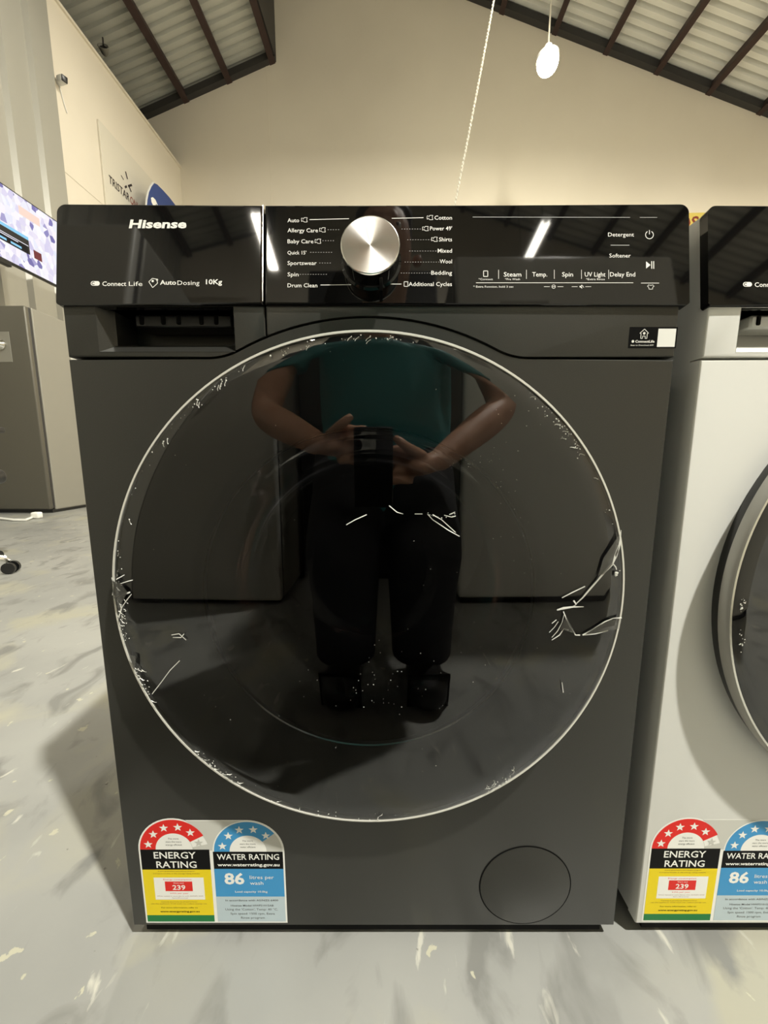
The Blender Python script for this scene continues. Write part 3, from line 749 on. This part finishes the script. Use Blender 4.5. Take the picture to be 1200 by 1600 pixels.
    for (p_, q_) in (((-w2,-h2),(w2,-h2)), ((w2,-h2),(w2,h2)), ((w2,h2),(-w2,h2)), ((-w2,h2),(-w2,-h2))): F.line((a[0]+p_[0]*1.1, a[1]+p_[1]*1.2), (a[0]+q_[0]*1.1, a[1]+q_[1]*1.2), .0006, 'print', 1)
    for s_, x0, x1 in (('Steam',785,812), ('Temp.',829,852), ('Spin',875,892), ('UV Light',910,942), ('Delay End',949,988)): T(s_, x0, x1, 433, h=.0042, b_=.006)
    for s_, x0, x1 in (('*Connect',746,768), ('*Pre Wash',787,810), ('*Extra Rinse',912,941)): T(s_, x0, x1, 440.5, h=.0018)
    T('* Extra Function, hold 3 sec', 738, 800, 452, h=.0019)
    for px in (862, 905):
        a = pan(px, 452); Ln(px-15, 452, px-6, 452, .0004); Ln(px+6, 452, px+15, 452, .0004)
        if px == 862: F.arc(a, .0015, .0019, 0, 360, 'print', 1, 16); F.line((a[0]-.0018, a[1]), (a[0]+.0018, a[1]), .0005, 'print', 1)
        else:
            F.poly([(a[0]-.0018,a[1]-.0007),(a[0]-.0008,a[1]-.0007),(a[0]+.0006,a[1]-.002),(a[0]+.0006,a[1]+.002),(a[0]-.0008,a[1]+.0007),(a[0]-.0018,a[1]+.0007)], 'print', 1)
            F.line((a[0]-.002, a[1]+.0018), (a[0]+.002, a[1]-.0018), .0004, 'gloss', 2); F.line((a[0]+.0012, a[1]+.001), (a[0]+.0022, a[1]-.001), .0004, 'print', 1)
    a = pan(1012, 452.5); q = [(-1,.2),(-.6,.8),(-.25,.6),(.25,.6),(.6,.8),(1,.2),(.6,0),(.55,-.8),(-.55,-.8),(-.6,0),(-1,.2)]
    for k in range(10): F.line((a[0]+q[k][0]*.0032, a[1]+q[k][1]*.0026), (a[0]+q[k+1][0]*.0032, a[1]+q[k+1][1]*.0026), .0004, 'print', 1)
    F.build('printed_lettering', cp, loc=(0, YP, 0))
    # programme dial
    kc = pan(580, 413); kn = empty('dial'); kn.parent = cp; kn.location = (kc[0], -.004, kc[1])
    bm = bmesh.new(); lathe_y(bm, [(.0285, 0), (.0285, -.0012), (.0262, -.002), (.0255, -.0205), (.0262, -.0212)], n=72); obj('dial_skirt', bm, 'gloss', kn, 40)
    bm = bmesh.new(); lathe_y(bm, [(.0262, -.0205), (.0266, -.0215), (.0262, -.0226), (.0255, -.0229)], n=72); obj('dial_rim', bm, 'chrome', kn, 40)
    bm = bmesh.new(); lathe_y(bm, [(.0256, -.0228), (.018, -.0225), (.009, -.0222), (.001, -.0220)], n=96); lathe_y(bm, [(.001,-.0220),(0,-.0220)], n=96); obj('dial_face', bm, 'steel', kn, 60)
    bm = bmesh.new(); box(bm, .008, .011, -.019, -.0, -.0278, -.0268, .0003, 1); obj('dial_pointer', bm, 'black', kn)
    # small app label
    if dark:
        a = fro(980, 544.5); b = fro(1058, 511.5); F = Flat(.00004)
        x0, z0 = a; x1, z1 = b[0], b[1]; F.rect(x0, x1, z0, z1, 'lbl_black', 1); wq = x1-x0; hq = z1-z0
        F.rect(x0+wq*.60, x0+wq*.97, z0+hq*.06, z0+hq*.92, 'lbl_white', 2)
        c_ = (x0+wq*.31, z0+hq*.68); g = hq*.22
        q = [(-.7,-1),(-.7,.1),(-1,.1),(0,1),(1,.1),(.7,.1),(.7,-1),(.3,-1),(.3,-.5),(-.3,-.5),(-.3,-1),(-.7,-1)]
        for k in range(11): F.line((c_[0]+q[k][0]*g, c_[1]+q[k][1]*g), (c_[0]+q[k+1][0]*g, c_[1]+q[k+1][1]*g), .0006, 'print', 3)
        F.arc((c_[0], c_[1]+g*.1), 0, g*.3, 0, 360, 'print', 3, 10)
        F.arc((x0+wq*.09, z0+hq*.32), 0, .0013, 0, 360, 'print', 3, 10)
        F.text('ConnectLife', x0+wq*.14, z0+hq*.32, 'print', width=wq*.40, height=.0022, bold=.03)
        F.text('Scan to Download APP', x0+wq*.05, z0+hq*.14, 'print', width=wq*.48, height=.0012, bold=.01)
        F.build('app_label', t, loc=(0, -.0011, 0))
    F = stars_label(); a = fro(229, 1441.5)
    F.build('rating_label', t, loc=((a[0], -.0002, a[1]) if dark else (-.289, -.0002, a[1]-.001)))
    # plinth and feet
    obj('plinth', B(-hw+.012, hw-.014, .006, DEP-.02, .006, ZB+.004), 'matte', t)
    for sx in (-1, 1):
        for yy in (.05, DEP-.06):
            bm = bmesh.new(); tube(bm, [(sx*.25, yy, 0), (sx*.25, yy, .012)], .02, 14); obj('foot', bm, 'matte', t)
    # door
    dd = empty('door'); dd.parent = t; dd.location = (CXD, 0, CZD)
    bm = bmesh.new(); lathe_y(bm, [(RD-.006, .004), (RD-.0035, -.002), (RD-.002, -.012), (RD-.004, -.0125)], n=128); obj('door_shell', bm, 'black', dd, 50)
    bm = bmesh.new(); lathe_y(bm, [(RD-.004, -.0122), (RD-.0005, -.0125), (RD, -.015), (RD-.0002, -PD+.0022), (RD-.0011, -PD), (RD-.0028, -PD), (RD-.0034, -PD+.002)], n=160)
    obj('door_ring', bm, ring, dd, 50)
    if not dark:
        bm = bmesh.new(); lathe_y(bm, [(RD-.0009, -PD-.0002), (RD-.0028, -PD-.0004)], n=160); obj('door_ring_edge', bm, 'chrome', dd)
    RI = .1685
    bm = bmesh.new(); lathe_y(bm, [(RD-.003, -PD+.0050), (RI+.012, -PD+.0055), (RI+.003, -PD+.0075), (RI, -PD+.011), (RI-.001, -PD+.014)], n=128); obj('door_annulus', bm, 'gasket', dd, 60)
    bm = bmesh.new(); lathe_y(bm, [(RI+.0006, -PD+.0088), (RI-.0006, -PD+.0096)], n=128); obj('bowl_rim', bm, 'chrome', dd)
    bm = bmesh.new(); RG = RD-.0033
    lathe_y(bm, [(RG, -PD+.0006), (RG-.002, -PD-.0003)]+[(RG*(1-k/14), -PD-.0003-.0016*(1-(1-k/14)**2)) for k in range(1, 15)], n=128)
    obj('door_glass', bm, 'cover', dd, 60)
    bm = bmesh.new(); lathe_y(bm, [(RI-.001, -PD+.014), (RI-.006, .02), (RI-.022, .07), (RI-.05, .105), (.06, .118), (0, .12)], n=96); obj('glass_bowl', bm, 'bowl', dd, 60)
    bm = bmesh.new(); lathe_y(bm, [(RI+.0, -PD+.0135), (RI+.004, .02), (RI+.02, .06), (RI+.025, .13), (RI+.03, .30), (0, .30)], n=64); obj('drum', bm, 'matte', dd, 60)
    return t
def specks(dd, dark, seed):
    rnd = random.Random(seed)
    yg = -PD-.0024
    def gl(px, py):
        h_ = hit(px, py, (0, yg, 0), (0, 1, 0)); return (h_.x-CX0-CXD, h_.z-CZD)
    bm = bmesh.new()
    def blob(x, z, r, y=yg):
        k = rnd.randint(4, 6); a0 = rnd.random()*6
        c_ = bm.verts.new((x, y-.0006, z)); vs_ = [bm.verts.new((x+r*rnd.uniform(.5,1.2)*math.cos(a0+6.283*i/k), y, z+r*rnd.uniform(.5,1.2)*math.sin(a0+6.283*i/k))) for i in range(k)]
        for i in range(k): bm.faces.new((c_, vs_[i], vs_[(i+1)%k]))
    def ribbon(pts, w0, y=yg):
        pv = None
        for i, (x, z) in enumerate(pts):
            a = pts[max(i-1,0)]; b = pts[min(i+1,len(pts)-1)]; d = Vector((b[0]-a[0], b[1]-a[1])).normalized()
            wd = w0[i] if isinstance(w0, (list,tuple)) else w0
            p = bm.verts.new((x-d.y*wd, y-.0002, z+d.x*wd)); q = bm.verts.new((x+d.y*wd, y-.0009*rnd.random(), z-d.x*wd))
            if pv: bm.faces.new((pv[0], pv[1], q, p))
            pv = (p, q)
    def lines(px, w0): ribbon([gl(*q) for q in px], w0)
    if dark:
        for _ in range(46):                             # dust low in the window
            blob(*gl(rnd.gauss(575, 75), rnd.gauss(1065, 26)), rnd.uniform(.0002, .00055))
        for _ in range(40): 
            a = rnd.random()*6.283; q = RD*math.sqrt(rnd.random())*.95; blob(q*math.cos(a), q*math.sin(a), rnd.uniform(.00015, .0004))
        for _ in range(38): blob(*gl(rnd.gauss(800, 18), rnd.uniform(600, 900)), rnd.uniform(.00015, .00045))
        for _ in range(30): blob(*gl(rnd.gauss(742, 26), rnd.gauss(722, 6)), rnd.uniform(.00015, .0004))
        # dried film crumbs round the rim
        for a0, a1, n in ((120, 150, 26), (172, 192, 60), (196, 206, 22), (222, 236, 44), (300, 309, 40), (35, 52, 50), (80, 100, 22), (100, 125, 20), (236, 280, 26), (5, 30, 8), (150, 172, 10)):
            for _ in range(n):
                a = R(rnd.uniform(a0, a1)); q = RD-.006-abs(rnd.gauss(0, .0032))
                blob(q*math.cos(a), q*math.sin(a), rnd.uniform(.00025, .0009))
                if rnd.random() < .18: ribbon([(q*math.cos(a), q*math.sin(a)), ((q-.002)*math.cos(a+.012), (q-.002)*math.sin(a+.012)), ((q-.0035)*math.cos(a+.015), (q-.0035)*math.sin(a+.015))], .00022)
        # scratches near the middle
        for q in (((541,820),(555,812),(573,804)), ((648,803),(660,803)), ((668,803),(676,812),(700,828),(718,838)), ((676,804),(690,812),(712,832)), ((694,805),(706,808),(712,806)), ((702,804),(711,800)), ((608,790),(620,800),(630,803)),
                  ((238,1084),(252,1066),(266,1047),(281,1032)), ((268,992),(280,990),(291,1000)), ((270,996),(283,996),(288,990)), ((878,1066),(880,1082))):
            lines(q, .0004)
        for _ in range(14): blob(*gl(rnd.uniform(668, 712), rnd.uniform(800, 810)), rnd.uniform(.0003, .0008))
        # torn film at the right edge
        lines(((970,828),(968,850),(962,868),(957,881)), [.0004,.0012,.0016,.0008])
        lines(((957,881),(945,893),(935,905),(922,920),(910,934),(899,944)), [.0012,.0012,.0009,.0009,.0008,.0006])
        lines(((958,881),(962,886),(963,890)), .0005); blob(*gl(963, 896), .0024); blob(*gl(962, 899), .002)
        lines(((870,953),(880,950),(895,948),(912,948)), [.0006,.0011,.0008,.0004]); lines(((896,938),(900,944),(895,948)), .0008)
        lines(((880,955),(884,965),(890,978),(899,992),(906,992)), .0005); lines(((881,960),(878,972),(871,986),(862,996)), .0004); lines(((862,1000),(874,992),(881,982),(888,984)), .0004)
        lines(((910,992),(925,984),(945,971),(958,966),(971,965)), .0005); lines(((910,992),(930,990),(950,985)), .0005); lines(((878,934),(895,925),(914,916)), .0005)
        lines(((862,974),(869,968)), .0003); lines(((858,988),(866,980),(872,971)), .0003)
        lines(((176,902),(180,915),(178,930)), .0012); lines(((178,934),(190,930),(204,925)), .0007); lines(((182,905),(195,898)), .0004); lines(((190,950),(198,938),(206,928)), .0004); lines(((186,965),(190,950),(186,940)), .0007)
        lines(((188,912),(200,908),(208,906)), .0003)
        for poly in ([(969,832),(957,850),(942,872),(934,900),(944,896),(958,880),(966,862)], [(910,992),(945,971),(971,965),(968,982),(950,984)], [(176,905),(190,912),(200,925),(186,950),(178,940)], [(202,1022),(213,1025),(212,1045),(204,1040)], [(884,962),(899,990),(880,984),(874,984)]):
            bm2 = bmesh.new(); bm2.faces.new([bm2.verts.new((q[0], yg-.0003-.0006*rnd.random(), q[1])) for q in (gl(*p) for p in poly)])
            bmesh.ops.triangulate(bm2, faces=bm2.faces)
            obj('torn_film', bm2, 'film_thin', dd)
    else:
        for (ca, n) in ((181, 16), (190, 12), (150, 5)):
            for _ in range(n):
                a = R(rnd.gauss(ca, 1.2)); q = RD-.008-abs(rnd.gauss(0, .003)); blob(q*math.cos(a), q*math.sin(a), rnd.uniform(.0003, .0011))
        for _ in range(25):
            a = rnd.random()*6.283; q = RD*math.sqrt(rnd.random())*.95; blob(q*math.cos(a), q*math.sin(a), rnd.uniform(.00015, .0004))
    tag(obj('film_crumbs', bm, 'film', dd), kind='stuff')

wd = make_washer('titan', 'ring', True); wd.location = (CX0, 0, 0)
tag(wd, 'dark titanium front-loading washing machine with scratched black round door', 'washing machine', 'front-loading washing machines')
specks([c_ for c_ in wd.children if c_.name.startswith('door')][0], True, 7)
ww = make_washer('white', 'grey_ring', False); ww.location = (.3105+WB/2, .002, 0)
tag(ww, 'white front-loading washing machine with black control panel, cut off by the edge', 'washing machine', 'front-loading washing machines')
specks([c_ for c_ in ww.children if c_.name.startswith('door')][0], False, 9)

# ------------------------------------------------------------------ office chair at the left edge
cc = hall(-115, 905, Z=0); cc = rr(cc)
t = empty('office_chair', (cc.x, cc.y, 0), R(10)); tag(t, 'black office chair with chrome five-star base, mostly outside the frame', 'chair')
bm = bmesh.new(); box(bm, -.25, .25, -.24, .24, .44, .52, .035, 4); obj('seat', bm, 'black', t, True)
bm = bmesh.new(); box(bm, -.24, .24, .0, .06, 0, .55, .028, 4); obj('backrest', bm, 'black', t, True, loc=(0,-.26,.62), rot=(R(8),0,0))
bm = bmesh.new(); tube(bm, [(0,-.1,.44), (0,-.27,.45), (0,-.29,.70)], .018, 8); obj('back_bar', bm, 'chrome', t, True)
bm = bmesh.new(); tube(bm, [(0,0,.08), (0,0,.44)], .028, 16); obj('gas_column', bm, 'chrome', t, True)
for k in range(5):
    a = R(72*k+8); c_, s_ = math.cos(a), math.sin(a)
    bm = bmesh.new(); tube(bm, [(.02*c_,.02*s_,.12), (.18*c_,.18*s_,.105), (.31*c_,.31*s_,.075), (.325*c_,.325*s_,.06)], [.024,.02,.016,.012], 8); lg = obj('leg', bm, 'chrome', t, True)
    bm = bmesh.new()
    for d in (-.02, .02):
        q = Vector((.33*c_, .33*s_, .029)); n = Vector((-s_, c_, 0)); tube(bm, [q+n*(d-.008), q+n*(d+.008)], .029, 16)
    obj('caster', bm, 'black', lg, True)
for s in (-1, 1):
    bm = bmesh.new(); tube(bm, [(s*.25,0,.47), (s*.30,0,.50), (s*.30,.02,.70)], .015, 8); ar = obj('armrest', bm, 'chrome', t, True)
    bm = bmesh.new(); box(bm, s*.30-.03, s*.30+.03, -.10, .14, .70, .73, .012, 3); obj('arm_pad', bm, 'black', ar, True)

# ------------------------------------------------------------------ the photographer, seen mirrored in the door
def skin(edges, co, rad, root, sub=2, remesh=None):
    """grow a smooth surface round connected joints; returns a plain mesh"""
    keys = list(co); me = bpy.data.meshes.new('s')
    me.from_pydata([co[k] for k in keys], [(keys.index(a), keys.index(b)) for a, b in edges], [])
    bm = bmesh.new(); bm.from_mesh(me); sk = bm.verts.layers.skin.verify(); bm.verts.ensure_lookup_table()
    for i, k in enumerate(keys):
        r_ = rad[k]; bm.verts[i][sk].radius = r_ if isinstance(r_, tuple) else (r_, r_); bm.verts[i][sk].use_root = (k == root)
    bm.to_mesh(me); bm.free()
    o = bpy.data.objects.new('s', me); COL.objects.link(o)
    m1 = o.modifiers.new('k', 'SKIN'); m1.use_smooth_shade = True
    m2 = o.modifiers.new('s', 'SUBSURF'); m2.levels = sub; m2.render_levels = sub
    bpy.context.view_layer.update()
    out = bpy.data.meshes.new_from_object(o.evaluated_get(bpy.context.evaluated_depsgraph_get()))
    bpy.data.objects.remove(o); return out
def merged(meshes, voxel=None):
    bm = bmesh.new()
    for m_ in meshes: bm.from_mesh(m_)
    me = bpy.data.meshes.new('m'); bm.to_mesh(me); bm.free()
    if voxel:
        o = bpy.data.objects.new('m', me); COL.objects.link(o); r_ = o.modifiers.new('r', 'REMESH'); r_.mode = 'VOXEL'; r_.voxel_size = voxel; r_.use_smooth_shade = True
        sm = o.modifiers.new('sm', 'SMOOTH'); sm.iterations = 2
        bpy.context.view_layer.update()
        me = bpy.data.meshes.new_from_object(o.evaluated_get(bpy.context.evaluated_depsgraph_get())); bpy.data.objects.remove(o)
    return me
J = {}; RA = {}
def J_(k, p, r_): J[k] = Vector(p); RA[k] = r_
J_('hip', (0,-.80,.64), (.08,.08)); J_('waist', (0,-.765,.80), (.08,.08)); J_('chest', (0,-.68,.98), (.085,.08)); J_('neck0', (0,-.62,1.10), (.058,.058))
J_('neck1', (0,-.58,1.16), (.052,.055)); J_('head0', (0,-.54,1.22), (.072,.085)); J_('head1', (0,-.51,1.32), (.078,.095)); J_('head2', (0,-.53,1.38), (.055,.06))
E = [('hip','waist'), ('waist','chest'), ('chest','neck0'), ('neck0','neck1'), ('neck1','head0'), ('head0','head1'), ('head1','head2')]
wr = {1: Vector((.100,-.455,.575)), -1: Vector((-.125,-.455,.615))}
el = {1: Vector((.295,-.60,.715)), -1: Vector((-.30,-.62,.70))}
for s, n in ((1,'R'), (-1,'L')):
    J_('sh'+n, (s*.185,-.66,1.03), .058); J_('el'+n, el[s], .040); m_ = el[s].lerp(wr[s], .35); J_('fo'+n, m_, .041); J_('wr'+n, wr[s], (.027,.024))
    E += [('chest','sh'+n), ('sh'+n,'el'+n), ('el'+n,'fo'+n), ('fo'+n,'wr'+n)]
    J_('th'+n, (s*.095,-.78,.58), .085); J_('kn'+n, (s*.10,-.58,.36), .058); J_('ca'+n, (s*.10,-.60,.24), .055); J_('an'+n, (s*.10,-.60,.09), .036); J_('to'+n, (s*.107,-.50,.035), (.03,.018))
    E += [('hip','th'+n), ('th'+n,'kn'+n), ('kn'+n,'ca'+n), ('ca'+n,'an'+n), ('an'+n,'to'+n)]
bodym = [skin(E, J, RA, 'hip')]
PH = Vector((-.020, -.401, .573))      # the phone the hands hold
for s in (1, -1):
    wv = wr[s]; edge = Vector((PH.x+s*.040, -.402, wv.z+.0)); pc = wv.lerp(edge, .45)+Vector((0,-.008,0))
    pd = (edge-wv).normalized()
    qc = wv.lerp(edge, .78)+Vector((0,-.012,0)); w0 = wv.lerp(el[s], .12)
    co = {'o': w0, 'w': wv, 'p': pc, 'q': qc}; rad = {'o': .027, 'w': (.027,.024), 'p': (.036,.020), 'q': (.036,.016)}; ed = [('o','w'), ('w','p'), ('p','q')]
    bodym.append(skin(ed, co, rad, 'w'))
    for k, (dz, ln) in enumerate(((.030,.92), (.010,1.0), (-.010,.96), (-.029,.80))):
        b0 = pc + Vector((-s*.002, -.004, dz)); b1 = Vector((PH.x+s*.052, -.424, wv.z+dz*1.05+.004)); b2_ = Vector((PH.x+s*.034, -.424, wv.z+dz*1.1)); b3_ = Vector((PH.x+s*(.034-.026*ln), -.419, wv.z+dz*1.1+.003))
        bodym.append(skin([('a','b'),('b','c'),('c','d')], {'a': b0, 'b': b1, 'c': b2_, 'd': b3_}, {'a': .0105, 'b': .0095, 'c': .0085, 'd': .0072}, 'a'))
    t0 = wv.lerp(pc, .35)+Vector((0,.010,.016)); t1 = Vector((PH.x+s*.060, -.394, wv.z+.040)); t2 = Vector((PH.x+s*.046, -.3955, wv.z+.052)); t3 = Vector((PH.x+s*.038, -.3965, wv.z+.058))
    bodym.append(skin([('a','b'),('b','c'),('c','d')], {'a': t0, 'b': t1, 'c': t2, 'd': t3}, {'a': .014, 'b': .0105, 'c': .0095, 'd': .0065}, 'a'))
hd = J['head0']
for (p0, p1, r0, r1) in (((0,-.455,1.29), (0,-.435,1.255), .012, .015), ((-.022,-.452,1.232), (.022,-.452,1.232), .010, .010), ((-.085,-.55,1.27), (-.088,-.555,1.30), .013, .015), ((.085,-.55,1.27), (.088,-.555,1.30), .013, .015), ((-.03,-.448,1.315), (.03,-.448,1.315), .011, .011)):
    bodym.append(skin([('a','b')], {'a': Vector(p0), 'b': Vector(p1)}, {'a': r0, 'b': r1}, 'a', 2))
me = merged(bodym, .0045)
t = empty('person', (0, -.72, 0)); tag(t, 'person in teal t-shirt and black trousers crouching behind the phone, mirrored in the door', 'person')
def child(name, me_, mt, par=t, sm=True):
    o = mobj(name, me_, mt, par, False); o.location = -Vector((0,-.72,0)) if par is t else (0,0,0)
    for p_ in me_.polygons: p_.use_smooth = True
    return o
bd = child('body', me, 'skin')
for s in (-1, 1):
    bm = bmesh.new(); bmesh.ops.create_uvsphere(bm, u_segments=12, v_segments=8, radius=.011); bmesh.ops.translate(bm, vec=(s*.031,-.459,1.292), verts=bm.verts); m_ = bpy.data.meshes.new('eye'); bm.to_mesh(m_); bm.free(); ey = child('eye', m_, 'eye')
    bm = bmesh.new(); bmesh.ops.create_uvsphere(bm, u_segments=10, v_segments=6, radius=.0055); bmesh.ops.translate(bm, vec=(s*.031,-.4525,1.2905), verts=bm.verts); m_ = bpy.data.meshes.new('iris'); bm.to_mesh(m_); bm.free(); child('iris', m_, 'hair', ey)
# shirt
def loft(rings, n=32, seed=1, amp=.014):
    rnd = random.Random(seed); ph = [rnd.random()*6.28 for _ in range(6)]; bm = bmesh.new(); rg = []
    for i, (c_, rx, ry) in enumerate(rings):
        c_ = Vector(c_); f_ = i/(len(rings)-1)
        rg.append([bm.verts.new(c_+Vector(((rx+amp*math.sin(3*a+ph[0]+4*f_)+amp*.7*math.sin(7*a+ph[1]-6*f_))*math.cos(a), (ry+amp*math.sin(5*a+ph[2]+9*f_)+amp*math.sin(2*a+12*f_))*math.sin(a), 0))) for a in [2*math.pi*k/n for k in range(n)]])
    for a, b in zip(rg, rg[1:]):
        for k in range(n): bm.faces.new((a[k], a[(k+1)%n], b[(k+1)%n], b[k]))
    bm.faces.new(rg[0][::-1]); bm.faces.new(rg[-1]); bmesh.ops.recalc_face_normals(bm, faces=bm.faces)
    me = bpy.data.meshes.new('l'); bm.to_mesh(me); bm.free(); return me
rg = []
for i in range(25):
    f_ = i/24; z = .44+(1.105-.44)*f_; y = -.775+.150*max(0, f_-.25)/.75
    rx = .185-.02*f_ if f_ < .8 else .17-.105*(f_-.8)/.2
    ry = .155 if f_ < .8 else .155-.080*(f_-.8)/.2
    rg.append(((0, y, z), rx, ry))
sh_ = [loft(rg)]
for n in 'RL':
    bm = bmesh.new(); a_ = J['sh'+n]; b_ = J['el'+n]
    tube(bm, [a_+Vector((-a_.x*.5, .0, .0)), a_, a_.lerp(b_, .3), a_.lerp(b_, .55), a_.lerp(b_, .62)], [.085, .078, .068, .066, .064], 16)
    bmesh.ops.recalc_face_normals(bm, faces=bm.faces); m_ = bpy.data.meshes.new('sl'); bm.to_mesh(m_); bm.free(); sh_.append(m_)
child('shirt', merged(sh_, .009), 'teal')
ps = [loft([((0, -.785-.01*abs(i-3), .44+.04*i), .155 if 0 < i < 6 else .12, .135 if 0 < i < 6 else .10) for i in range(7)], 32, 3, .004)]
for n in 'RL':
    bm = bmesh.new(); s_ = 1 if n == 'R' else -1
    q = [Vector((s_*.085,-.79,.60)), J['th'+n], J['th'+n].lerp(J['kn'+n], .5), J['kn'+n]+Vector((0,.01,.01)), J['kn'+n].lerp(J['ca'+n], .6)+Vector((0,0,-.02)), J['ca'+n], J['an'+n]+Vector((0,0,.04)), J['an'+n]+Vector((0,.0,-.015))]
    rs_ = [.10, .108, .10, .094, .088, .086, .080, .078]
    for k in range(7): tube(bm, [q[k], q[k+1]], [rs_[k], rs_[k+1]], 20)
    for k in range(1, 7): bmesh.ops.create_uvsphere(bm, u_segments=20, v_segments=12, radius=rs_[k]*.985, matrix=Matrix.Translation(q[k]))
    bmesh.ops.recalc_face_normals(bm, faces=bm.faces); m_ = bpy.data.meshes.new('lg'); bm.to_mesh(m_); bm.free(); ps.append(m_)
child('trousers', merged(ps, .009), 'trouser')
child('hair', skin([('a','b'),('b','c'),('c','d')], {'a': Vector((0,-.59,1.24)), 'b': Vector((0,-.57,1.33)), 'c': Vector((0,-.52,1.39)), 'd': Vector((0,-.475,1.38))}, {'a': (.062,.04), 'b': (.078,.055), 'c': (.082,.045), 'd': (.06,.022)}, 'b'), 'hair')
for n in 'RL':
    a = J['an'+n]; b = J['to'+n]
    child('shoe', skin([('k','h'),('h','m'),('m','t')], {'k': Vector((a.x, a.y-.01, .13)), 'h': Vector((a.x, a.y-.035, .045)), 'm': Vector((a.x+.004, a.y+.07, .052)), 't': Vector((b.x, b.y+.06, .036))}, {'k': (.05,.05), 'h': (.045,.045), 'm': (.05,.052), 't': (.042,.036)}, 'm'), 'shoe')
# phone
t = empty('phone', PH); tag(t, 'dark phone held upright in both hands, mirrored in the door', 'phone')
bm = bmesh.new(); box(bm, -.038, .038, -.004, .004, -.078, .078, .0035, 3); obj('case', bm, 'black', t, True)
bm = bmesh.new(); box(bm, -.034, -.004, .004, .0058, .040, .070, .0015, 2); box(bm, -.03+.034-.0, .03, .004, .0042, .04, .07) if False else None; obj('camera_bump', bm, 'gloss', t, True)
bm = bmesh.new(); box(bm, -.035, .035, -.0044, -.004, -.074, .074); obj('screen', bm, 'gloss', t)

# appliances standing behind the photographer, seen mirrored in the glass
for X, sx, hz, lab in ((-1.06, .68, .60, 'low pale grey fridge behind the photographer, mirrored in the left of the door glass'),
                   (-2.01, 1, .99, 'tall pale grey fridge behind the photographer, mirrored in the left end of the control panel'),
                   (.28, 1, .91, 'pale grey upright fridge behind the photographer, mirrored beside the bare forearm')):
    f2 = copy_tree(fr); f2.location = (X+.02, -1.10, 0); f2.rotation_euler = (0, 0, R(180))
    f2.scale = (sx, 1, hz); tag(f2, lab)
    for ch in f2.children:
        if ch.name.startswith('door'): ch.data = ch.data.copy(); ch.data.materials[0] = M['pale' if hz < .7 else 'pale_bright']
f3 = copy_tree(fr); f3.location = (-.40, -1.42, 0); f3.rotation_euler = (0, 0, R(180)); f3.scale = (.72, 1, 1.02)  # added dark body that keeps the mirrored gap between the fridges dark
f3.location.x = -.39
tag(f3, 'added matte black fridge darkening the mirrored gap between the two pale ones')
for ch in f3.children:
    if ch.name.split('.')[0] in ('door', 'cabinet', 'front_frame'): ch.data = ch.data.copy(); ch.data.materials[0] = M['black']
